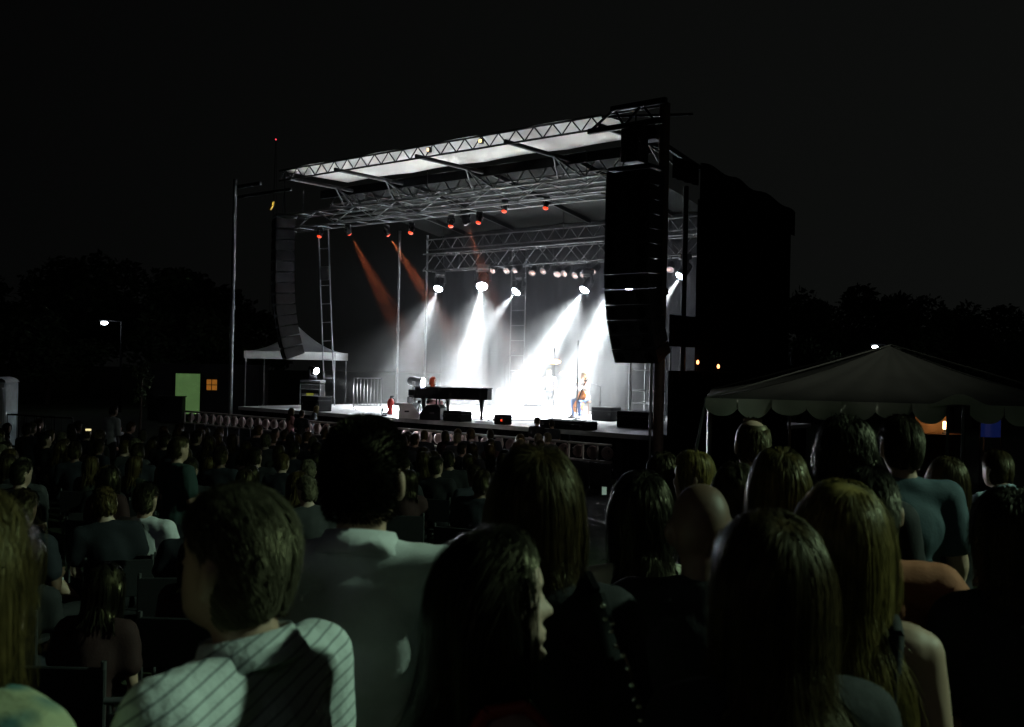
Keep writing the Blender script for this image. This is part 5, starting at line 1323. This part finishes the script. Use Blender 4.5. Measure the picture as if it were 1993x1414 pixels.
PEOPLE['p19'] = person('person in dark grey standing behind the bald man', 1432, 898, 4.3, R(-12), 'f', skin='skin', shirt=C_['charcoal'], sleeves='short', trousers=C_['denim'], seed=19, hairspec=L_HAIR('dark_brown', 0.30, n=1600, steps=6, width=0.005))
floral = mat('floral_blouse', (0.36, 0.44, 0.24), 0.85, var=0.0, bump=0.3, bscale=60)
nt = floral.node_tree; vo = nt.nodes.new('ShaderNodeTexVoronoi'); vo.inputs['Scale'].default_value = 16; tcn = nt.nodes.new('ShaderNodeTexCoord'); rp = nt.nodes.new('ShaderNodeValToRGB')
rp.color_ramp.elements[0].color = (0.10, 0.22, 0.20, 1); rp.color_ramp.elements[0].position = 0.15; rp.color_ramp.elements[1].color = (0.46, 0.50, 0.30, 1); rp.color_ramp.elements[1].position = 0.5
nt.links.new(tcn.outputs['Object'], vo.inputs['Vector']); nt.links.new(vo.outputs['Distance'], rp.inputs['Fac']); nt.links.new(rp.outputs['Color'], nt.nodes['Principled BSDF'].inputs['Base Color'])
PEOPLE['w20'] = person('woman with light brown hair and green flowered blouse cut off by the left edge', -75, 950, 1.5, R(-20), 'f', hyaw=R(-8), hpitch=R(-10), skin='skin_pale', shirt=floral, sleeves='short', trousers=C_['denim'], voxel=0.010, seed=20, bulk=1.15, fold=0.006, arms='front',
       hairspec=dict(style='long', m='light_brown', n=10000, L=0.40, steps=8, width=0.0010, vol=1.3))
# glittering bag on the bob-haired woman's shoulder
def bag_on(o, J):
    k = J['k']; e = empty('shoulder_bag', o.matrix_basis @ Vector((0.30 * k, -0.02, 1.02 * k)), o.rotation_euler.z); tag(e, 'black glittering shoulder bag hanging from the bob-haired woman', 'bag')
    loc = lambda p: Vector(p) - Vector((0.30 * k, -0.02, 1.02 * k))
    top = J['shr'].lerp(J['neck0'], 0.30) + Vector((0, 0, 0.062 * k))
    pth = [loc(top + Vector((-0.01, 0.09, -0.08))), loc(top + Vector((0, 0.04, -0.01))), loc(top), loc(top + Vector((0.01, -0.06, -0.02))), loc(top + Vector((0.05, -0.10, -0.14))), loc(top + Vector((0.11, -0.13, -0.32))), Vector((0.02, -0.10, 0.10))]
    mb = MB()
    for a, b in zip(pth[:-1], pth[1:]):
        d = b - a; Rm, L_ = frame_z(a, b); mb.box((a + b) / 2, (0.014, 0.045, L_ * 1.06), Rm)
    mb.build('strap', M['black_gloss'], e)
    MB().bbox((0.02, -0.04, -0.08), (0.12, 0.30, 0.34), 0.04).build('pouch', M['black_gloss'], e)
    sq = mat('sequin', (0.9, 0.92, 0.75), 0.12, 0.9, var=0)
    r_ = random.Random(3)
    sm = MB().lathe([(0.0045, 0), (0.0045, 0.002), (0.001, 0.003)], 8).mesh('stud', sq)
    for a, b in zip(pth[3:-1], pth[4:]):
        for t in np.linspace(0.1, 0.95, 7):
            p_ = a.lerp(b, t) + Vector((r_.uniform(0.006, 0.016), -0.026, r_.uniform(-.01, .01)))
            place('stud', sm, e, p_, (R(90) + r_.uniform(-.7, .7), r_.uniform(-.7, .7), r_.uniform(-1.2, 1.2)), (1.4, 1.4, 1.4))
bag_on(*PEOPLE['w2'])
o_, J_ = PEOPLE['w1']                                    # the red strap
stp = MB(); k_ = J_['k']; tp = J_['shr'].lerp(J_['neck0'], 0.22) + Vector((0, 0, 0.056 * k_))
stp.path([tp + Vector((0.0, -0.09, -0.06)), tp + Vector((0, -0.04, 0.0)), tp + Vector((0, 0.03, 0.0)), tp + Vector((0, 0.09, -0.06))], 0.012, 6)
place('red_strap', stp.mesh('red_strap', M['red_paint']), o_)
ey = mat('eye_white', (0.6, 0.6, 0.58), 0.2, var=0); iris = mat('eye_iris', (0.02, 0.015, 0.01), 0.15, var=0)
for s in (-1, 1):
    c = J_['head'] + J_['hr'] @ Vector((s * 0.032 * k_, 0.0590 * k_, 0.006 * k_))
    e = MB().ell(c, (0.0125, 0.0125, 0.0125), 12, 8).build('eye', ey, o_)
    MB().ell(c + J_['hr'] @ Vector((0, 0.0085, 0)), (0.006, 0.005, 0.006), 10, 6).build('iris', iris, e)

# ---- performers
def performer(label, loc, yaw, h, **kw):
    sk = {q: kw.pop(q) for q in ('sex', 'pose', 'arms', 'lean', 'hyaw', 'hpitch', 'bulk') if q in kw}
    J = skeleton(h, **sk); b, pr = make_person(J, M[kw.pop('skin', 'skin_pale')], voxel=0.016, **kw)
    return spawn(label, b, pr, loc, yaw)
performer('red-haired pianist in a pale dress seated at the black grand piano', piano.matrix_basis @ Vector((-1.40, 0.34, 0)), R(-130), 1.70, sex='f', pose='sit', arms='piano', lean=R(10), hyaw=R(20), shirt=C_['white'], trousers=C_['pink'], seed=30, hairspec=L_HAIR('red', 0.34, n=1500, steps=7, width=0.006, vol=1.4))
performer('drummer in white seated behind the drum kit', S(DU + 0.05, DV + 0.75, FZ + 0.26), SROT + R(180), 1.76, sex='m', pose='sit', arms='drum', lean=R(8), shirt=C_['white'], trousers=C_['denim'], seed=31, hairspec=S_HAIR('brown', n=900))
cp = S(5.95, 5.25, FZ)
performer('cello player in a white shirt seated beside the drum kit', (cp.x, cp.y, FZ), R(118), 1.78, sex='m', pose='perch', arms='cello', lean=R(6), hpitch=R(-14), shirt=C_['white'], trousers=C_['blue'], seed=32, hairspec=S_HAIR('light_brown', n=900))
cst = MB().lathe([(0.17, 0.52), (0.18, 0.56), (0.16, 0.58)], 16).tube((0.12, 0.12, 0), (0.08, 0.08, 0.52), 0.016).tube((-0.12, 0.12, 0), (-0.08, 0.08, 0.52), 0.016).tube((0.12, -0.12, 0), (0.08, -0.08, 0.52), 0.016).tube((-0.12, -0.12, 0), (-0.08, -0.08, 0.52), 0.016).build('stool', M['wood_dark'], None, (cp.x, cp.y, FZ)); tag(cst, 'plain stool under the seated cello player', 'stool')
fwd = Vector((math.cos(R(208)), math.sin(R(208)), 0))
ce = empty('cello', cp + fwd * 0.44 + Vector((0, 0, 0)), R(118)); ce.rotation_euler = (R(18), R(-8), R(118)); tag(ce, 'orange-brown cello held between the knees of the cello player', 'cello')
body_prof = [(0.0, 0.20), (0.14, 0.12), (0.21, 0.0), (0.19, -0.10), (0.135, -0.20), (0.13, -0.28), (0.16, -0.38), (0.155, -0.48), (0.08, -0.54), (0.0, -0.55)]
ol = [(x, -z) for x, z in body_prof] + [(-x, -z) for x, z in body_prof[-2:0:-1]]
MB().prism([(x, z + 0.40) for x, z in ol], -0.06, 0.06).build('sound_box', M['wood'], ce)
MB().bbox((0, 0.085, 0.88), (0.045, 0.03, 0.62), 0.008).build('fingerboard', M['black_gloss'], ce)
MB().bbox((0, 0.06, 1.20), (0.05, 0.05, 0.16), 0.01).lathe([(0.03, -0.03), (0.035, 0), (0.03, 0.03)], 10, (0, 0.05, 1.30), Euler((0, R(90), 0)).to_matrix()).build('scroll', M['wood'], ce)
MB().box((0, 0.09, 0.36), (0.09, 0.03, 0.02)).build('bridge', M['wood_dark'], ce)
MB().tube((0, 0, 0.21), (0, 0, 0.0), 0.008).build('end_pin', M['alu'], ce)
bw = empty('cello_bow', cp + fwd * 0.55 + Vector((0, 0, 1.0)), R(0)); tag(bw, 'thin dark bow in the cello player hand', 'bow')
rod('stick', (-0.2, 0.1, 0.0), (0.55, 0.1, 0.14), 0.008, M['wood_dark'], bw); rod('bow_hair', (-0.18, 0.1, -0.02), (0.54, 0.1, 0.12), 0.003, M['white_paint'], bw)
# stage hand and the two people in the pit
def standing_at(label, px, crown, v, yaw, **kw):
    p = on_truss(px, crown, v); u, vv = uv_of(p); base = S(u, vv, ground_z(p.y)); h = min(1.9, max(1.5, p.z - base.z))
    return person(label, px, crown, p.y, yaw, hnum=h, voxel=0.022, **kw)
standing_at('person in dark clothes standing in the pit before the stage, the taller of two', 1046, 811, -1.2, R(-30), shirt=C_['charcoal'], trousers=C_['black'], skin='skin', seed=40, hairspec=S_HAIR('black', n=700))
standing_at('person in dark clothes standing in the pit before the stage, the shorter of two', 1074, 820, -1.25, R(20), shirt=C_['navy'], trousers=C_['black'], skin='skin', seed=41, hairspec=S_HAIR('black', n=700))
standing_at('person with lit hair leaning at the far end of the stage front', 616, 795, -0.9, R(-70), sex='f', shirt=C_['grey'], trousers=C_['denim'], seed=42, lean=R(14), hairspec=L_HAIR('light_brown', 0.3, n=700, steps=5, width=0.008))
standing_at('person in dark grey standing at the barricade below the rack', 588, 803, -3.4, R(-20), sex='m', shirt=C_['charcoal'], trousers=C_['black'], seed=43, hairspec=S_HAIR('black', n=700))
standing_at('person in a reddish top standing at the barricade, left of the one in dark grey', 567, 806, -2.9, R(-50), sex='f', shirt=C_['pink'], trousers=C_['denim'], seed=44, hairspec=L_HAIR('brown', 0.3, n=700, steps=5, width=0.008))
# people standing among the seated crowd
person('man in a white shirt standing far left amid the seated crowd', 222, 786, 21.0, R(-30), hmax=1.9, voxel=0.022, shirt=C_['white'], sleeves='long', trousers=C_['charcoal'], seed=45, lean=R(6), hairspec=S_HAIR('black', n=700))
person('person in a dark green top standing amid the seated crowd, arm bent', 350, 846, 8.8, R(-40), sex='m', hmin=1.5, voxel=0.018, shirt=C_['green'], trousers=C_['denim'], seed=46, bulk=1.15, hairspec=S_HAIR('dark_brown', n=900))

# ---------------------------------------------------------------- seated crowd: folding chairs and listeners
def chair_meshes():
    fr = C_['black']
    return dict(seat=MB().bbox((0, 0.02, 0.40), (0.46, 0.42, 0.03), 0.01).mesh('seat', fr), back=MB().bbox((0, -0.235, 0.66), (0.46, 0.025, 0.26), 0.01).mesh('backrest', fr),
                leg=MB().tube((0, 0, 0), (0, 0, 0.40), 0.014, 0.014, 6).mesh('leg', M['alu_dull']), post=MB().tube((0, 0, 0.38), (0, 0, 0.82), 0.013, 0.013, 6).mesh('back_post', M['alu_dull']))
CH = chair_meshes()
def chair(label, loc, rz, group=None):
    e = empty('folding_chair', loc, rz); tag(e, label, 'chair', group)
    place('seat', CH['seat'], e); place('backrest', CH['back'], e)
    for sx in (-1, 1):
        place('back_post', CH['post'], e, (sx * 0.22, -0.235, 0))
        for y in (-0.2, 0.2): place('leg', CH['leg'], e, (sx * 0.21, y, 0))
    return e
# templates of seated listeners (meshes shared between copies)
TPL = []
tspec = [('m', 'black', 'short', 'black', 'skin', 'in a black shirt with short black hair'), ('f', 'charcoal', 'long', 'dark_brown', 'skin_pale', 'in a charcoal top with long brown hair'),
         ('m', 'navy', 'short', 'brown', 'skin_pale', 'in a navy shirt with short brown hair'), ('f', 'olive', 'long', 'brown', 'skin', 'in an olive top with brown hair'),
         ('m', 'grey', 'short', 'grey', 'skin_pale', 'in a grey shirt with greying hair'), ('f', 'red', 'long', 'black', 'skin', 'in a dark red top with long black hair'),
         ('m', 'denim', 'short', 'dark_brown', 'skin_dark', 'in a denim blue shirt with cropped hair'), ('f', 'black', 'long', 'brown', 'skin_pale', 'in a black top with brown hair')]
for i, (sx, sh, hs, hc, skn, ds) in enumerate(tspec):
    J = skeleton(1.74 if sx == 'm' else 1.64, sx, 'sit', 'lap' if i % 3 else 'front', lean=R((i % 3) * 5 - 4), hyaw=R([-20, 15, 0, -35, 30, -8, 12, -22][i]), hpitch=R(-4 + i % 4 * 2))
    spec = S_HAIR(hc, n=520, w=0.006) if hs == 'short' else L_HAIR(hc, 0.30, n=620, steps=6, width=0.009)
    b, pr = make_person(J, M[skn], shirt=C_[sh], trousers=C_['denim' if i % 2 else 'black'], voxel=0.026, seed=60 + i, hairspec=spec, fold=0.006)
    TPL.append((b, pr, ds))
occupied = []
def seat_one(x, y, i, label, grp, with_chair, rz=None, scale=1.0):
    g = ground_z(y); rz = math.atan2(-(-1.5 - x), 31.0 - y) + random.uniform(-.5, .5) if rz is None else rz
    b, pr, ds = TPL[i]
    o = spawn(label or 'dimly lit seated listener ' + ds, b, pr, (x, y, g), rz, grp or 'seated listeners ' + ds)
    o.scale = (scale,) * 3; o.rotation_euler = (random.uniform(-.10, .06), random.uniform(-.10, .10), rz)
    if with_chair: chair('dark folding chair under a listener in the seated crowd', (x, y, g), rz, 'folding chairs under the seated crowd')
row, y = 0, 4.7
while y < 23.2:
    pitch = 0.72 + 0.010 * y
    x = -0.545 * y - 0.3
    lim = 0.035 * y + 0.2
    if y < 9: lim = (-0.16 if y > 6 else -0.30) * y
    while x < lim:
        xx, yy = x + random.uniform(-.16, .16), y + random.uniform(-.18, .18)
        # stay clear of the barricade and of those already standing there
        u_, v_ = uv_of((xx, yy))
        if v_ < -3.6 and not (abs(xx - pt(350, 846, 8.8).x) < 0.55 and abs(yy - 8.8) < 0.6) and not (abs(xx - pt(222, 786, 21).x) < 0.6 and abs(yy - 21) < 0.7) and random.random() < 0.95:
            seat_one(xx, yy, random.randrange(8), None, None, y < 12.5, scale=random.uniform(0.94, 1.04))
        x += pitch
    y += 0.92; row += 1
# a woman in white cut-off trousers with one leg crossed, and the man in white before the near chairs
q = pt(62, 1010, 7.2)
J = skeleton(1.70, 'f', 'cross', 'lap', lean=R(-8), hyaw=R(-10)); Gt = None
b, pr = make_person(J, M['skin'], shirt=C_['charcoal'], trousers=None, voxel=0.014, seed=80, hairspec=L_HAIR('dark_brown', 0.3, n=1400, steps=7, width=0.005))
Gt = limbs(J, 0.016); me = remesh(prim_mb(Gt, ('pelvis', 'thigh')), 0.014, 3, 'trousers', C_['white']); crumple(me, 0.006, 18, 3); pr.append(('trousers', me))
gz_ = ground_z(7.2); spawn('seated woman in white cut-off trousers with one bare leg crossed', b, pr, (q.x - 0.28, q.y, gz_), R(-82)); chair('folding chair under the woman in white cut-off trousers', (q.x - 0.28, q.y, gz_), R(-82))
q = pt(290, 1000, 7.6)
J = skeleton(1.74, 'm', 'sit', 'lap', lean=R(-6)); b, pr = make_person(J, M['skin'], shirt=C_['white'], trousers=C_['black'], voxel=0.014, seed=81, hairspec=S_HAIR('black', n=1200, w=0.004))
spawn('seated man in a white T-shirt behind a dark chair arm', b, pr, (q.x, q.y, ground_z(7.6)), R(-14)); chair('dark folding chair of the man in the white T-shirt', (q.x, q.y, ground_z(7.6)), R(-14))
q = pt(357, 1278, 4.0)
ec = chair('empty folding chair with a bright metal top rail', (q.x, q.y, ground_z(4.0)), R(8)); rod('top_rail', (-0.24, -0.235, 0.83), (0.24, -0.235, 0.83), 0.014, M['alu'], ec)
# phones and small lights in the crowd
def phone(label, px, py, d, col, es, w=0.05, h=0.09):
    p_ = pt(px, py, d); e = empty('mobile_phone', p_, R(15)); tag(e, label, 'phone')
    MB().bbox((0, 0.008, 0), (w + 0.01, 0.012, h + 0.012), 0.004).build('shell', M['black_gloss'], e)
    MB().box((0, -0.001, 0), (w, 0.003, h)).build('screen', mat('phone_screen_%d' % px, (0.05, 0.05, 0.05), 0.2, emit=col, es=es, var=0), e)
phone('tiny glowing white phone screen in the crowd below the stage', 495, 881, 15.0, (0.9, 0.95, 1.0), 2.5, 0.045, 0.06)
phone('tiny glowing yellow phone screen in the crowd at far left', 172, 836, 17.0, (1.0, 0.85, 0.4), 0.9, 0.09, 0.035)
phone('tiny red light held in the crowd below the barricade', 512, 852, 17.5, (1.0, 0.05, 0.05), 1.4, 0.03, 0.03)
phone('pale glowing phone screen held up between two dark heads', 1176, 955, 6.5, (0.65, 0.95, 0.75), 0.22, 0.03, 0.05)
